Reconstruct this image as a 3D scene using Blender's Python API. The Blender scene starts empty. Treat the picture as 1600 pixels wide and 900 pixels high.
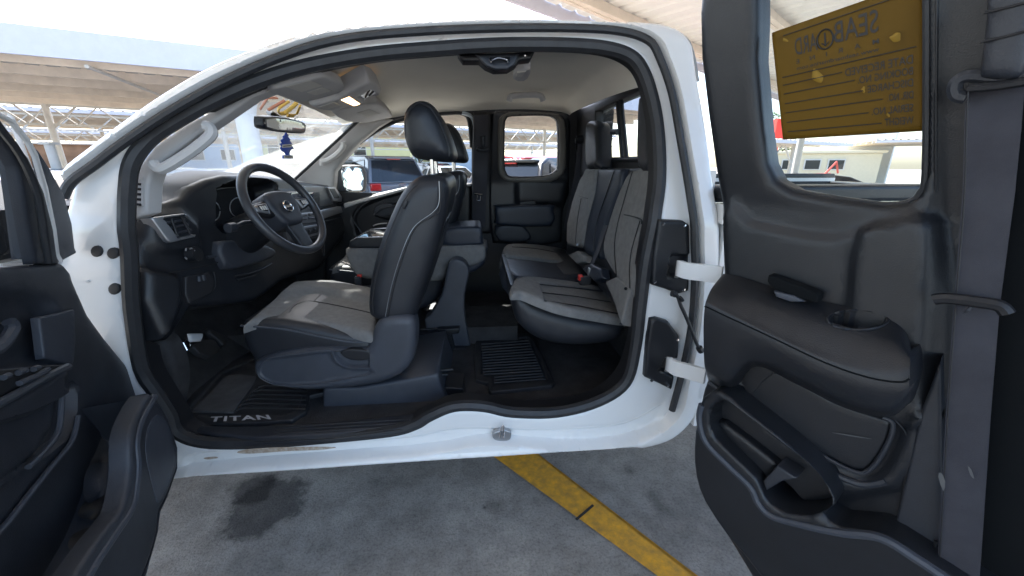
import bpy, bmesh, math, random
import numpy as np
from mathutils import Vector, Matrix
from mathutils.geometry import delaunay_2d_cdt
random.seed(7)
SC = bpy.context.scene
COL = SC.collection
# ---------------------------------------------------------------- camera
F = 615.0; HOR = 258.0; EYE = 1.476
PITCH = math.atan((450-HOR)/F); YAW = math.radians(5)
cam_d = bpy.data.cameras.new('camera'); cam = bpy.data.objects.new('camera', cam_d); COL.objects.link(cam)
cam_d.sensor_width = 36; cam_d.lens = 36*F/1600; cam_d.clip_start = .02; cam_d.clip_end = 2000
cam.location = (0, 0, EYE); cam.rotation_euler = (math.pi/2-PITCH, 0, -YAW)
SC.camera = cam
SC.render.resolution_x = 1024; SC.render.resolution_y = 576
# ---------------------------------------------------------------- world, sun, exposure
SUN_EL = 50; SUN_AZ = -28          # azimuth measured from +Y towards +X
w = bpy.data.worlds.new('World'); SC.world = w; w.use_nodes = True
nt = w.node_tree; bg = nt.nodes['Background']; sky = nt.nodes.new('ShaderNodeTexSky')
sky.sky_type = 'NISHITA'; sky.sun_disc = False
sky.sun_elevation = math.radians(SUN_EL); sky.sun_rotation = math.radians(SUN_AZ)
sky.air_density = 1.0; sky.dust_density = 2.0
nt.links.new(sky.outputs[0], bg.inputs[0]); bg.inputs[1].default_value = .15
sd = bpy.data.lights.new('sun', 'SUN'); sd.energy = 4.0; sd.angle = math.radians(.5); sd.color = (1, .95, .88)
so = bpy.data.objects.new('sun', sd); COL.objects.link(so)
a = math.radians(SUN_AZ); e = math.radians(SUN_EL)
sdir = Vector((math.sin(a)*math.cos(e), math.cos(a)*math.cos(e), math.sin(e)))
so.rotation_euler = sdir.to_track_quat('Z', 'Y').to_euler()
SC.view_settings.view_transform = 'Standard'; SC.view_settings.look = 'None'
SC.view_settings.gamma = 1; SC.view_settings.use_curve_mapping = False
SC.view_settings.exposure = 2.12
SC.cycles.max_bounces = 12; SC.cycles.transparent_max_bounces = 24
# ---------------------------------------------------------------- materials
MATS = {}
def mat(name, col, rough=.5, metal=0, bump=0, bscale=200, var=0, vscale=8, coat=0, spec=.5, emit=None, estr=0, bdist=.002, col2=None):
    m = bpy.data.materials.new(name); m.use_nodes = True; n = m.node_tree; p = n.nodes['Principled BSDF']
    p.inputs['Base Color'].default_value = (*col, 1); p.inputs['Roughness'].default_value = rough
    p.inputs['Metallic'].default_value = metal; p.inputs['Specular IOR Level'].default_value = spec
    p.inputs['Coat Weight'].default_value = coat; p.inputs['Coat Roughness'].default_value = .05
    tc = n.nodes.new('ShaderNodeTexCoord')
    if emit: p.inputs['Emission Color'].default_value = (*emit, 1); p.inputs['Emission Strength'].default_value = estr
    if bump:
        t = n.nodes.new('ShaderNodeTexNoise'); t.inputs['Scale'].default_value = bscale; t.inputs['Detail'].default_value = 4
        b = n.nodes.new('ShaderNodeBump'); b.inputs['Strength'].default_value = bump; b.inputs['Distance'].default_value = bdist
        n.links.new(tc.outputs['Object'], t.inputs['Vector']); n.links.new(t.outputs['Fac'], b.inputs['Height'])
        n.links.new(b.outputs['Normal'], p.inputs['Normal'])
    if var:
        t = n.nodes.new('ShaderNodeTexNoise'); t.inputs['Scale'].default_value = vscale; t.inputs['Detail'].default_value = 6; t.inputs['Roughness'].default_value = .62
        r = n.nodes.new('ShaderNodeValToRGB'); r.color_ramp.elements[0].position = .3; r.color_ramp.elements[1].position = .72
        c2 = col2 or tuple(c*(1-var) for c in col)
        r.color_ramp.elements[0].color = (*c2, 1); r.color_ramp.elements[1].color = (*[min(1, c*(1+var*.5)) for c in col], 1)
        n.links.new(tc.outputs['Object'], t.inputs['Vector']); n.links.new(t.outputs['Fac'], r.inputs['Fac'])
        n.links.new(r.outputs['Color'], p.inputs['Base Color'])
        mr = n.nodes.new('ShaderNodeMapRange'); mr.inputs['To Min'].default_value = min(1, rough*1.2); mr.inputs['To Max'].default_value = rough*.85
        n.links.new(t.outputs['Fac'], mr.inputs['Value']); n.links.new(mr.outputs[0], p.inputs['Roughness'])
    MATS[name] = m
    return m
WHITE = mat('white_paint', (.80, .80, .79), .16, coat=.6, var=.04, vscale=3)
PLAS = mat('black_plastic', (.013, .0145, .018), .37, bump=.6, bscale=420, var=.35, vscale=6, bdist=.001)
PLAS2 = mat('charcoal_plastic', (.030, .033, .041), .46, bump=.6, bscale=420, var=.3, vscale=7, bdist=.001)
PLAS3 = mat('grey_plastic', (.050, .056, .070), .45, bump=.5, bscale=420, var=.2, vscale=7, bdist=.001)
MATTE = mat('matte_black', (.006, .007, .008), .95, spec=.15)
DARK = mat('dark_plastic', (.012, .012, .014), .5)
LEATH = mat('black_leather', (.018, .020, .025), .40, bump=.5, bscale=420, var=.25, vscale=6, bdist=.0012)
BLUEL = mat('blue_black_leather', (.020, .027, .042), .42, bump=.5, bscale=420, var=.2, vscale=6, bdist=.0012)
FAB = mat('grey_fabric', (.18, .177, .172), .9, bump=.8, bscale=1100, var=.18, vscale=40, bdist=.001)
FABW = mat('grey_wool', (.24, .235, .22), .9, bump=.8, bscale=700, var=.15, vscale=14, bdist=.002)
HEAD = mat('headliner_cloth', (.82, .77, .67), .95, bump=.3, bscale=900, var=.05, vscale=4, bdist=.001)
TRIM = mat('pale_trim', (.50, .49, .48), .55, bump=.2, bscale=700, var=.05, bdist=.0006)
RUB = mat('rubber', (.026, .027, .030), .5, bump=.3, bscale=300, bdist=.001, var=.3, vscale=20)
CARP = mat('carpet', (.045, .044, .046), 1, bump=1, bscale=500, var=.5, vscale=12, bdist=.004)
CHR = mat('chrome', (.75, .75, .77), .15, metal=1)
SILV = mat('silver_trim', (.42, .43, .45), .32, metal=.8)
RED = mat('red_plastic', (.6, .03, .02), .4)
WEB = mat('belt_webbing', (.045, .045, .055), .75, bump=.8, bscale=900, bdist=.001, var=.2, vscale=10)
WEBG = mat('grey_webbing', (.040, .040, .050), .75, bump=.8, bscale=900, bdist=.001, var=.2, vscale=10)
PAPER = mat('white_paper', (.8, .8, .8), .8)
LABEL = mat('pale_label', (.62, .60, .55), .7)
LAMP = mat('lit_lamp', (.8, .6, .4), .4, emit=(1, .62, .3), estr=1.6)
MIRR = mat('mirror_glass', (.85, .88, .9), .02, metal=1)
YEL = mat('yellow_marker', (.75, .48, .10), .6); REDM = mat('red_marker', (.5, .20, .12), .6)
BLUEC = mat('blue_card', (.01, .06, .38), .6)
STEEL = mat('white_steel', (.62, .60, .56), .5, var=.15, vscale=2)
def glass(name, tint, refl=1.0, glare=0):
    m = bpy.data.materials.new(name); m.use_nodes = True; n = m.node_tree
    for x in list(n.nodes):
        if x.type == 'BSDF_PRINCIPLED': n.nodes.remove(x)
    out = [x for x in n.nodes if x.type == 'OUTPUT_MATERIAL'][0]
    t = n.nodes.new('ShaderNodeBsdfTransparent'); t.inputs[0].default_value = (*tint, 1)
    g = n.nodes.new('ShaderNodeBsdfGlossy'); g.inputs['Roughness'].default_value = .01; g.inputs[0].default_value = (refl, refl, refl, 1)
    f = n.nodes.new('ShaderNodeFresnel'); f.inputs[0].default_value = 1.45
    x = n.nodes.new('ShaderNodeMixShader')
    n.links.new(f.outputs[0], x.inputs[0]); n.links.new(t.outputs[0], x.inputs[1]); n.links.new(g.outputs[0], x.inputs[2]); n.links.new(x.outputs[0], out.inputs[0])
    if glare:  # whitish translucent mix that stands in for glare on the glass
        d = n.nodes.new('ShaderNodeBsdfTranslucent'); d.inputs[0].default_value = (.85, .9, .9, 1); y = n.nodes.new('ShaderNodeMixShader'); y.inputs[0].default_value = glare; n.links.new(x.outputs[0], y.inputs[1]); n.links.new(d.outputs[0], y.inputs[2]); n.links.new(y.outputs[0], out.inputs[0])
    return m
GLASS = glass('window_glass', (.86, .92, .92), .8)
GLASSC = glass('clear_glass', (.90, .95, .96), .8)
GLAREG = glass('glare_windshield', (.90, .95, .96), .8, .16)  # hazy glare of the windshield is mixed into its colour
CGLASS = mat('car_glass', (.02, .025, .03), .05, spec=.8)
# ---------------------------------------------------------------- tagging and linking
def tag(o, label=None, cat=None, group=None, kind=None):
    if label: o['label'] = label
    if cat: o['category'] = cat
    if group: o['group'] = group
    if kind: o['kind'] = kind
    return o
def empty(name, loc=(0, 0, 0), rz=0, parent=None):
    o = bpy.data.objects.new(name, None); COL.objects.link(o); o.location = loc; o.rotation_euler = (0, 0, rz); o.parent = parent
    o.empty_display_size = .1
    return o
def link(name, verts, faces, m, parent=None, smooth=True, ang=35):
    me = bpy.data.meshes.new(name); me.from_pydata([tuple(v) for v in verts], [], [tuple(f) for f in faces]); me.update()
    if not isinstance(m, (list, tuple)): m = [m]
    for k in m: me.materials.append(k)
    if smooth:
        me.polygons.foreach_set('use_smooth', [True]*len(me.polygons))
        try: me.set_sharp_from_angle(angle=math.radians(ang))
        except Exception: pass
    o = bpy.data.objects.new(name, me); COL.objects.link(o); o.parent = parent
    if parent is not None and parent.name == 'pickup_truck': o.matrix_parent_inverse = Matrix.Translation((0, -2.1, 0))
    return o
class MB:
    def __init__(s): s.v = []; s.f = []
    def add(s, v, f):
        k = len(s.v); s.v += [tuple(x) for x in v]; s.f += [tuple(i+k for i in q) for q in f]
    def box(s, c, d, R=None):
        v = [Vector((x*d[0]/2, y*d[1]/2, z*d[2]/2)) for x in (-1, 1) for y in (-1, 1) for z in (-1, 1)]
        if R is not None: v = [R @ q for q in v]
        s.add([q+Vector(c) for q in v], [(0, 1, 3, 2), (4, 6, 7, 5), (0, 4, 5, 1), (2, 3, 7, 6), (0, 2, 6, 4), (1, 5, 7, 3)])
    def beam(s, a, b, w, h):
        a = Vector(a); b = Vector(b); d = b-a; L = d.length
        if L < 1e-6: return
        R = d.to_track_quat('X', 'Z').to_matrix(); s.box((a+b)/2, (L, w, h), R)
    def tube(s, pts, r, n=10, closed=False, cap=True, flat=1.0, up=None):
        P = [Vector(p) for p in pts]; N = len(P); rings = []; prev = None
        for i in range(N):
            if closed: t = P[(i+1) % N]-P[i-1]
            else: t = P[min(i+1, N-1)]-P[max(i-1, 0)]
            t.normalize()
            if up is not None: x = t.cross(Vector(up)); x.normalize()
            elif prev is None: x = t.orthogonal().normalized()
            else: x = (prev-t*prev.dot(t)).normalized()
            prev = x; y = t.cross(x)
            rr = r[i] if isinstance(r, (list, tuple)) else r
            rings.append([P[i]+x*math.cos(2*math.pi*k/n)*rr+y*math.sin(2*math.pi*k/n)*rr*flat for k in range(n)])
        v = [q for rg in rings for q in rg]; f = []
        for i in range(N if closed else N-1):
            j = (i+1) % N
            for k in range(n): f.append((i*n+k, i*n+(k+1) % n, j*n+(k+1) % n, j*n+k))
        if not closed and cap: f.append(tuple(range(n-1, -1, -1))); f.append(tuple((N-1)*n+k for k in range(n)))
        s.add(v, f)
    def cyl(s, a, b, r, n=20): s.tube([a, b], r, n)
    def sphere(s, c, r, n=12, sc=(1, 1, 1)):
        v = []; f = []
        for i in range(n+1):
            t = math.pi*i/n
            for k in range(2*n):
                p = math.pi*k/n; v.append((c[0]+r*sc[0]*math.sin(t)*math.cos(p), c[1]+r*sc[1]*math.sin(t)*math.sin(p), c[2]+r*sc[2]*math.cos(t)))
        for i in range(n):
            for k in range(2*n): f.append((i*2*n+k, (i+1)*2*n+k, (i+1)*2*n+(k+1) % (2*n), i*2*n+(k+1) % (2*n)))
        s.add(v, f)
    def build(s, name, m, parent=None, smooth=True, ang=35, bevel=0):
        o = link(name, s.v, s.f, m, parent, smooth, ang)
        if bevel:
            b = o.modifiers.new('bevel', 'BEVEL'); b.width = bevel; b.segments = 3; b.limit_method = 'ANGLE'; b.angle_limit = math.radians(40)
        return o
# ---------------------------------------------------------------- rays and surfaces: a traced outline gets its real place
FW = Vector((math.sin(YAW)*math.cos(PITCH), math.cos(YAW)*math.cos(PITCH), -math.sin(PITCH)))
RT = Vector((math.cos(YAW), -math.sin(YAW), 0)); UP = RT.cross(FW); E0 = Vector((0, 0, EYE))
def ray(px, py): return FW+RT*((px-800)/F)+UP*((450-py)/F)
def atY(px, py, Y): d = ray(px, py); return E0+d*(Y/d.y)
def atX(px, py, X): d = ray(px, py); return E0+d*(X/d.x)
def atZ(px, py, Z): d = ray(px, py); return E0+d*((Z-EYE)/d.z)
class Surf:
    def __init__(s, P0, U, V, N, lean=None): s.P=Vector(P0); s.U=Vector(U).normalized(); s.V=Vector(V).normalized(); s.N=Vector(N).normalized(); s.U=(s.U-s.N*s.U.dot(s.N)).normalized(); s.V=(s.V-s.N*s.V.dot(s.N)-s.U*s.V.dot(s.U)).normalized(); s.lean=lean or (lambda u, v: 0.0)
    def at(s, u, v, off=0.0): return s.P+s.U*u+s.V*v+s.N*(off+s.lean(u, v))
    def uv(s, px, py, off=0.0):
        d = ray(px, py); l = 0.0; u = v = 0
        for _ in range(14):
            t = ((s.P+s.N*(off+l)-E0).dot(s.N))/d.dot(s.N); q = E0+d*t-s.P
            u = q.dot(s.U); v = q.dot(s.V); l = l*.4+.6*s.lean(u, v)
        return (u, v)
    def px(s, px, py, off=0.0): return s.at(*s.uv(px, py, off), off)
def smooth_poly(p, n=5, closed=True):
    p = np.array(p, float); N = len(p); out = []
    for i in range(N if closed else N-1):
        if closed: a, b, c, d = p[i-1], p[i], p[(i+1) % N], p[(i+2) % N]
        else: a, b, c, d = p[max(i-1, 0)], p[i], p[i+1], p[min(i+2, N-1)]
        for k in range(n):
            t = k/n
            out.append(.5*((2*b)+(-a+c)*t+(2*a-5*b+4*c-d)*t*t+(-a+3*b-3*c+d)*t**3))
    if not closed: out.append(p[-1])
    return np.array(out)
def resamp(p, step):
    p = np.array(p, float); out = []
    for i in range(len(p)):
        a = p[i]; b = p[(i+1) % len(p)]; n = max(1, int(np.linalg.norm(b-a)/step))
        for k in range(n): out.append(a+(b-a)*k/n)
    return np.array(out)
def sdist(P, poly):
    P = np.atleast_2d(P); A = poly; B = np.roll(poly, -1, 0); best = np.full(len(P), 1e9); ins = np.zeros(len(P), bool)
    for a, b in zip(A, B):
        ab = b-a; L = ab@ab+1e-18; t = np.clip(((P-a)@ab)/L, 0, 1); d = np.linalg.norm(P-(a+t[:, None]*ab), axis=1); best = np.minimum(best, d)
        if a[1] != b[1]:
            c = ((P[:, 1] >= min(a[1], b[1])) & (P[:, 1] < max(a[1], b[1]))); xx = a[0]+(P[:, 1]-a[1])*ab[0]/ab[1]; ins ^= (c & (P[:, 0] < xx))
    return np.where(ins, best, -best)
def offs(poly, d):
    A = np.roll(poly, 1, 0); B = np.roll(poly, -1, 0); t = B-A; t /= (np.linalg.norm(t, axis=1)[:, None]+1e-12)
    n = np.stack([-t[:, 1], t[:, 0]], 1); ar = .5*np.sum(poly[:, 0]*np.roll(poly[:, 1], -1)-np.roll(poly[:, 0], -1)*poly[:, 1])
    return poly+(n if ar > 0 else -n)*d
def relief(name, S, outline, m, parent=None, off=0.0, feats=(), holes=(), rnd=0.0, depth=0.0, step=.02, sm=4, isuv=False, dome=0.0, domew=.1, lean=None, hrnd=0.0, hdepth=None, fn=None, hoff=None, umin=None, umax=None, hskirt=True):
    """outline / holes / features traced as (px,py) on surface S; features = (poly, height, softness[, smooth])"""
    def conv(pts, o, k): 
        q = np.array([S.uv(x, y, o) for x, y in pts]) if not isuv else np.array(pts, float)
        return smooth_poly(q, k) if k > 1 else q
    fine = step if not (rnd or hrnd) else min(step, max(.006, 1.2*max(rnd, hrnd)))
    out = conv(outline, off, sm)
    if umin is not None: out[:, 0] = np.maximum(out[:, 0], umin+1e-4*np.arange(len(out))/len(out))
    if umax is not None: out[:, 0] = np.minimum(out[:, 0], umax)
    out = out[[i for i in range(len(out)) if np.linalg.norm(out[i]-out[i-1]) > 1e-5]]
    out = resamp(out, fine); hs = [resamp(conv(h, off if hoff is None else hoff, sm), fine) for h in holes]
    fs = []
    for f in feats:
        k = f[3] if len(f) > 3 else sm
        fs.append((resamp(conv(f[0], off+f[1], k), step), f[1], f[2]))
    lo = out.min(0); hi = out.max(0)
    gx = np.arange(lo[0]+step*.5, hi[0], step); gy = np.arange(lo[1]+step*.5, hi[1], step*.9)
    G = np.array([(x+(j % 2)*step*.5, y) for j, y in enumerate(gy) for x in gx]) if len(gx) and len(gy) else np.zeros((0, 2))
    extra = []
    def ring(poly, d):
        r_ = offs(poly, d); s_ = sdist(r_, poly); return r_[np.abs(s_-d) < .12*abs(d)+1e-6]
    if rnd:
        if len(G): G = G[sdist(G, out) > rnd*1.15]
        for q in (.08, .25, .55, 1.0): extra.append(ring(out, rnd*q))
    if hrnd:
        for h in hs:
            if len(G): G = G[sdist(G, h) < -hrnd*1.15]
            for q in (.08, .3, .6, 1.0): extra.append(ring(h, -hrnd*q))
    for p, h, wd in fs:
        if len(G): G = G[np.abs(sdist(G, p)) > .62*wd]
        pf = resamp(p, max(wd*.6, .005))
        for q in (-.5, -.2, .2, .5): extra.append(ring(pf, wd*q))
    pts = np.concatenate([G]+extra) if extra or len(G) else np.zeros((0, 2))
    s = sdist(pts, out); keep = s > min(step*.25, rnd*.06 if rnd else 1)
    for h in hs: keep &= sdist(pts, h) < -min(step*.25, hrnd*.06 if hrnd else 1)
    pts = pts[keep]
    base = [out]+hs; edges = []; allv = []
    for b in base:
        k = len(allv); allv += [tuple(x) for x in b]; edges += [(k+i, k+(i+1) % len(b)) for i in range(len(b))]
    allv += [tuple(x) for x in pts]
    r = delaunay_2d_cdt([Vector(v) for v in allv], edges, [], 0, 1e-6)
    V2 = np.array([tuple(v) for v in r[0]]); T = [t for t in r[2] if len(t) == 3]
    cen = np.array([V2[list(t)].mean(0) for t in T]); k = sdist(cen, out) > 0
    for h in hs: k &= sdist(cen, h) < 0
    T = [t for t, q in zip(T, k) if q]
    H = np.zeros(len(V2))
    so_ = sdist(V2, out)
    if rnd:
        q = np.clip(so_/rnd, 0, 1); H -= rnd*(1-np.sqrt(np.maximum(0, 1-(1-q)**2)))
    if hrnd:
        for h in hs:
            q = np.clip(-sdist(V2, h)/hrnd, 0, 1); H -= hrnd*(1-np.sqrt(np.maximum(0, 1-(1-q)**2)))
    if dome: 
        q = np.clip(so_/domew, 0, 1); H += dome*np.sin(q*math.pi/2)
    for p, h, wd in fs:
        q = np.clip(sdist(V2, p)/wd+.5, 0, 1); q = q*q*(3-2*q); H += h*q
    if fn is not None: H += np.array([fn(u, v) for u, v in V2])
    verts = [S.at(u, v, off+h) for (u, v), h in zip(V2, H)]
    faces = []
    for t in T:
        a, b, c = (V2[i] for i in t)
        ar = (b[0]-a[0])*(c[1]-a[1])-(b[1]-a[1])*(c[0]-a[0]); w3 = S.U.cross(S.V).dot(S.N)
        faces.append(tuple(t) if ar*w3 > 0 else tuple(reversed(t)))
    if depth:
        cnt = {}
        for t in faces:
            for i in range(3):
                e_ = (t[i], t[(i+1) % 3]); cnt[e_] = 1
        bd = [e_ for e_ in cnt if (e_[1], e_[0]) not in cnt]; mp = {}
        if not hskirt: bd = [e_ for e_ in bd if abs(so_[e_[0]]) < 1e-4]
        for a_, b_ in bd:
            for i in (a_, b_):
                if i not in mp: mp[i] = len(verts); verts.append(S.at(V2[i][0], V2[i][1], off+min(H[i], 0)-depth))
        for a_, b_ in bd: faces.append((b_, a_, mp[a_], mp[b_]))
    return link(name, verts, faces, m, parent, True, 50)
def slab(name, S, outline, m, parent=None, off=0.0, depth=.05, rnd=.01, **k): return relief(name, S, outline, m, parent, off=off, depth=depth, rnd=rnd, **k)
def line(mb, S, pts, r, off=0.0, sm=5, closed=False, flat=1.0, n=8):
    q = np.array([S.uv(x, y, off) for x, y in pts]); q = smooth_poly(q, sm, closed) if sm > 1 else q
    mb.tube([S.at(u, v, off) for u, v in q], r, n, closed, flat=flat)
def lines(name, S, plist, r, m, parent=None, off=0.0, **k):
    if name in ('screw', 'adjuster_groove', 'vent_vane', 'vent_slot', 'vent_louvre', 'window_switch', 'toggle_switch', 'radio_button', 'climate_knob', 'sill_rib', 'anchor_bolt') and len(plist) > 1:
        return [lines(name, S, [p], r, m, parent, off, **k) for p in plist][0]
    mb = MB()
    for p in plist: line(mb, S, p, r, off, **k)
    return mb.build(name, m, parent)
def ribbon(name, L, R, m, parent=None, th=.002):
    """belt-like band between two 3D polylines"""
    n = len(L); v = []; f = []
    for i in range(n):
        a = Vector(L[i]); b = Vector(R[i]); t = (Vector(L[min(i+1, n-1)])-Vector(L[max(i-1, 0)])); nn = t.cross(b-a).normalized()*th/2
        v += [a+nn, b+nn, b-nn, a-nn]
    for i in range(n-1):
        for k in range(4): f.append((i*4+k, i*4+(k+1) % 4, (i+1)*4+(k+1) % 4, (i+1)*4+k))
    f.append((0, 3, 2, 1)); f.append(tuple((n-1)*4+k for k in range(4)))
    return link(name, v, f, m, parent, True, 40)
def text_mesh(s, spacing=1.0, bold=0.0):
    c = bpy.data.curves.new('lettering', 'FONT'); c.body = s; c.size = 1; c.space_character = spacing; c.offset = bold; c.resolution_u = 3
    o = bpy.data.objects.new('lettering', c); COL.objects.link(o)
    dg = bpy.context.evaluated_depsgraph_get(); me = bpy.data.meshes.new_from_object(o.evaluated_get(dg))
    v = [tuple(x.co) for x in me.vertices]; f = [tuple(p.vertices) for p in me.polygons]
    bpy.data.objects.remove(o); bpy.data.curves.remove(c); bpy.data.meshes.remove(me)
    xs = [q[0] for q in v]; ys = [q[1] for q in v]; x0, x1, y0, y1 = min(xs), max(xs), min(ys), max(ys)
    return [((x-x0)/(x1-x0), (y-y0)/(y1-y0)) for x, y, z in v], f
def put_text(mb, s, fn, spacing=1.0, bold=0.0):
    v, f = text_mesh(s, spacing, bold); mb.add([fn(a, b) for a, b in v], f)
def bil(q, a, b): return (q[0]*(1-a)+q[1]*a)*(1-b)+(q[3]*(1-a)+q[2]*a)*b
# ================================================================ PICKUP TRUCK
truck = empty('pickup_truck', (0, 2.1, 0))
tag(truck, 'white extended cab pickup truck with both near doors wide open, cabin in view', 'pickup truck')
TI = Matrix.Translation((0, -2.1, 0))
def fix(o): o.matrix_parent_inverse = TI; return o
X = (1, 0, 0); Z = (0, 0, 1); NEAR = (0, -1, 0)
def side_lean(u, v): return -(.30*max(0, v-1.30)+.5*max(0, v-1.84))
BS = Surf((0, 1.18, 0), X, Z, NEAR, side_lean)          # near body side
IN = Surf((0, 1.30, 0), X, Z, NEAR, side_lean)          # near interior trim
far_lean = lambda u, v: .28*max(0, v-1.36)
FS = Surf((0, 2.84, 0), X, Z, NEAR, far_lean)           # far interior side
A = [(215,575),(200,480),(195,380),(193,300),(200,255),(225,220),(270,186),(330,153),(400,122),(480,97),(580,79),(680,70),(780,64),(880,64),(945,69),(985,82),(1010,106),(1025,150),(1034,210),(1036,280),(1028,345),(1015,410),(1006,480),(998,545),(978,597),(935,632),(870,649),(800,649),(755,640),(710,640),(672,655),(650,668),(610,679),(500,690),(400,697),(320,696),(277,680),(258,650),(235,615)]
B = [(100,560),(88,460),(92,395),(98,308),(112,283),(150,255),(195,221),(262,176),(345,129),(430,91),(520,63),(640,49),(780,43),(900,43),(970,48),(1013,62),(1033,95),(1050,145),(1063,215),(1076,290),(1085,370),(1086,430),(1080,510),(1066,580),(1050,640),(1000,676),(930,690),(850,690),(760,684),(700,694),(640,702),(580,706),(480,714),(380,722),(300,730),(240,735),(150,690)]
C = [(60,560),(48,460),(62,400),(80,296),(89,262),(130,228),(180,190),(250,142),(325,100),(410,67),(510,41),(635,30),(780,25),(900,27),(985,30),(1045,36),(1080,58),(1094,120),(1108,200),(1120,290),(1130,380),(1134,450),(1131,520),(1122,590),(1090,655),(1055,690),(1010,705),(985,705),(880,712),(780,719),(700,724),(640,728),(580,732),(480,739),(380,746),(290,752),(200,760),(130,740)]
body = relief('body', BS, C, WHITE, None, feats=[(B, -.045, .018), ([(300,720),(480,706),(640,694),(720,680),(860,682),(980,672),(1045,640),(1000,690),(860,702),(700,712),(480,728),(300,742)], -.012, .02)], holes=[A], hoff=-.05, rnd=.03, depth=.05, hskirt=False, step=.03, hrnd=.02, sm=4)
# roof skin, hood, cowl, quarter, underbody joined into the same shell
bm = bmesh.new(); bm.from_mesh(body.data)
def grid_into(bm, rows):
    vs = [[bm.verts.new(p) for p in r] for r in rows]
    for i in range(len(vs)-1):
        for j in range(len(vs[0])-1):
            f = bm.faces.new((vs[i][j], vs[i+1][j], vs[i+1][j+1], vs[i][j+1])); f.smooth = True
top_near = [BS.px(x, y+2, -.045) for x, y in smooth_poly(C[5:18], 4, False)]
rows = []
for t in np.linspace(0, 1, 13):
    rows.append([Vector((p.x, p.y*(1-t)+(4.06-p.y)*t, p.z-.01+.03*math.sin(math.pi*t))) for p in top_near if p.x > -.62])
grid_into(bm, rows)
# back wall of the cab below the window, floor pan bottom, firewall, bed box, fender, hood
def quad_box(bm, a, b):
    a = Vector(a); b = Vector(b); c = (a+b)/2; s = b-a
    r = bmesh.ops.create_cube(bm, size=1); 
    for v in r['verts']: v.co = Vector((v.co.x*s.x, v.co.y*s.y, v.co.z*s.z))+c
quad_box(bm, (.705, 1.24, .50), (.76, 2.98, 1.46)); quad_box(bm, (-1.5, 1.25, .44), (.72, 2.95, .515))
quad_box(bm, (.76, 1.17, 1.30), (2.7, 1.24, 1.36)); quad_box(bm, (.78, 1.18, .55), (2.7, 1.24, 1.30)); quad_box(bm, (.76, 2.86, .55), (2.7, 2.99, 1.385)); quad_box(bm, (2.66, 1.24, .6), (2.72, 2.9, 1.36)); quad_box(bm, (.76, 1.3, .70), (2.66, 2.86, .78))
quad_box(bm, (-2.9, 1.30, 1.14), (-1.45, 2.90, 1.19)); quad_box(bm, (-2.9, 1.17, .95), (-1.46, 1.26, 1.17)); quad_box(bm, (-2.9, 2.92, .45), (-1.3, 3.0, 1.2)); quad_box(bm, (-2.95, 1.2, .5), (-2.88, 2.96, 1.17))
quad_box(bm, (-1.3, 2.93, .46), (.76, 3.0, .60))
bm.to_mesh(body.data); bm.free(); body.parent = truck; fix(body)
def P(o): return fix(o)
# everything below is built under the truck
T = truck
def part(o, parent=None):
    if o.parent is None: o.parent = parent or truck
    if o.parent is truck: fix(o)
    return o
# sub-parts keep identity transforms, since every part has its origin at the world origin
seal = MB(); line(seal, BS, [(x, y+1) for x, y in B[3:25]], .0125, off=-.012, flat=1.0); part(seal.build('outer_door_seal', RUB, T))
seal = MB(); line(seal, BS, [((x+6 if x < 260 else x-5 if x > 990 else x), y+(6 if y < 200 else -5 if y > 600 else 0)) for x, y in A], .021, off=-.055, closed=True); part(seal.build('door_opening_seal', RUB, T))
lv = smooth_poly([tuple(BS.uv(x, y, -.06)) for x, y in A], 4); l2 = offs(lv, .014); v = [BS.at(u, w_, -.06) for u, w_ in l2]+[BS.at(u, w_, -.075 if (u < -.8 and w_ > .93) else -.14) for u, w_ in offs(lv, .016)]; k_ = len(lv)
part(link('opening_lining', v, [(i, (i+1) % k_, k_+(i+1) % k_, k_+i) for i in range(k_)], DARK, T))
# holes with plugs in the hinge pillar
pg = []
for x, y in ((149.5, 393), (175, 396), (177, 452)):
    c = [(x+9*math.cos(t), y+9*math.sin(t)) for t in np.linspace(0, 2*math.pi, 14)[:-1]]
    o = slab('rubber_plug', BS, c, RUB, body, off=-.038, depth=.01, rnd=.003, sm=1, step=.01)
for c, i_ in ((WHITE, 0),):
    lines('pillar_bolt', BS, [[(137, 438), (139, 441)]], .006, WHITE, body, off=-.045)
hc = slab('hinge_cover', BS, [(1030,343),(1068,345),(1078,352),(1079,400),(1077,455),(1060,460),(1040,452),(1020,446),(1022,400)], PLAS, body, off=-.02, depth=.05, rnd=.008, sm=1, step=.012, feats=[([(1046,396),(1074,398),(1072,432),(1040,428)], -.02, .012, 1)])
lines('screw', BS, [[(x, y), (x+1, y+1)] for x, y in ((1036,350),(1069,352),(1023,440),(1068,452))], .006, CHR, hc, off=-.012)
hc = slab('hinge_cover', BS, [(1018,500),(1028,498),(1045,503),(1062,526),(1060,560),(1050,610),(1030,600),(1008,590),(1012,540)], PLAS, body, off=-.02, depth=.05, rnd=.008, sm=1, step=.012, feats=[([(1036,556),(1062,558),(1052,585),(1028,574)], -.02, .012, 1)])
lines('screw', BS, [[(x, y), (x+1, y+1)] for x, y in ((1058,530),(1018,594),(1044,602))], .006, CHR, hc, off=-.012)
st = slab('striker_plate', BS, [(770,678),(785,672),(798,676),(797,687),(785,690),(772,687)], SILV, body, off=-.028, depth=.012, rnd=.004, step=.006)
lines('striker_loop', BS, [[(781,684),(783,668),(787,667),(787,684)]], .0035, CHR, st, off=-.015)
scm = mat('rust_scratch', (.20, .13, .08), .7, var=.5, vscale=60, col2=(.5, .45, .38))
slab('scuff', BS, [(370,707),(390,702),(450,699),(523,699),(500,703),(450,705),(390,709)], scm, body, off=-.0002, depth=.0015, rnd=.0005, step=.01)
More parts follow.
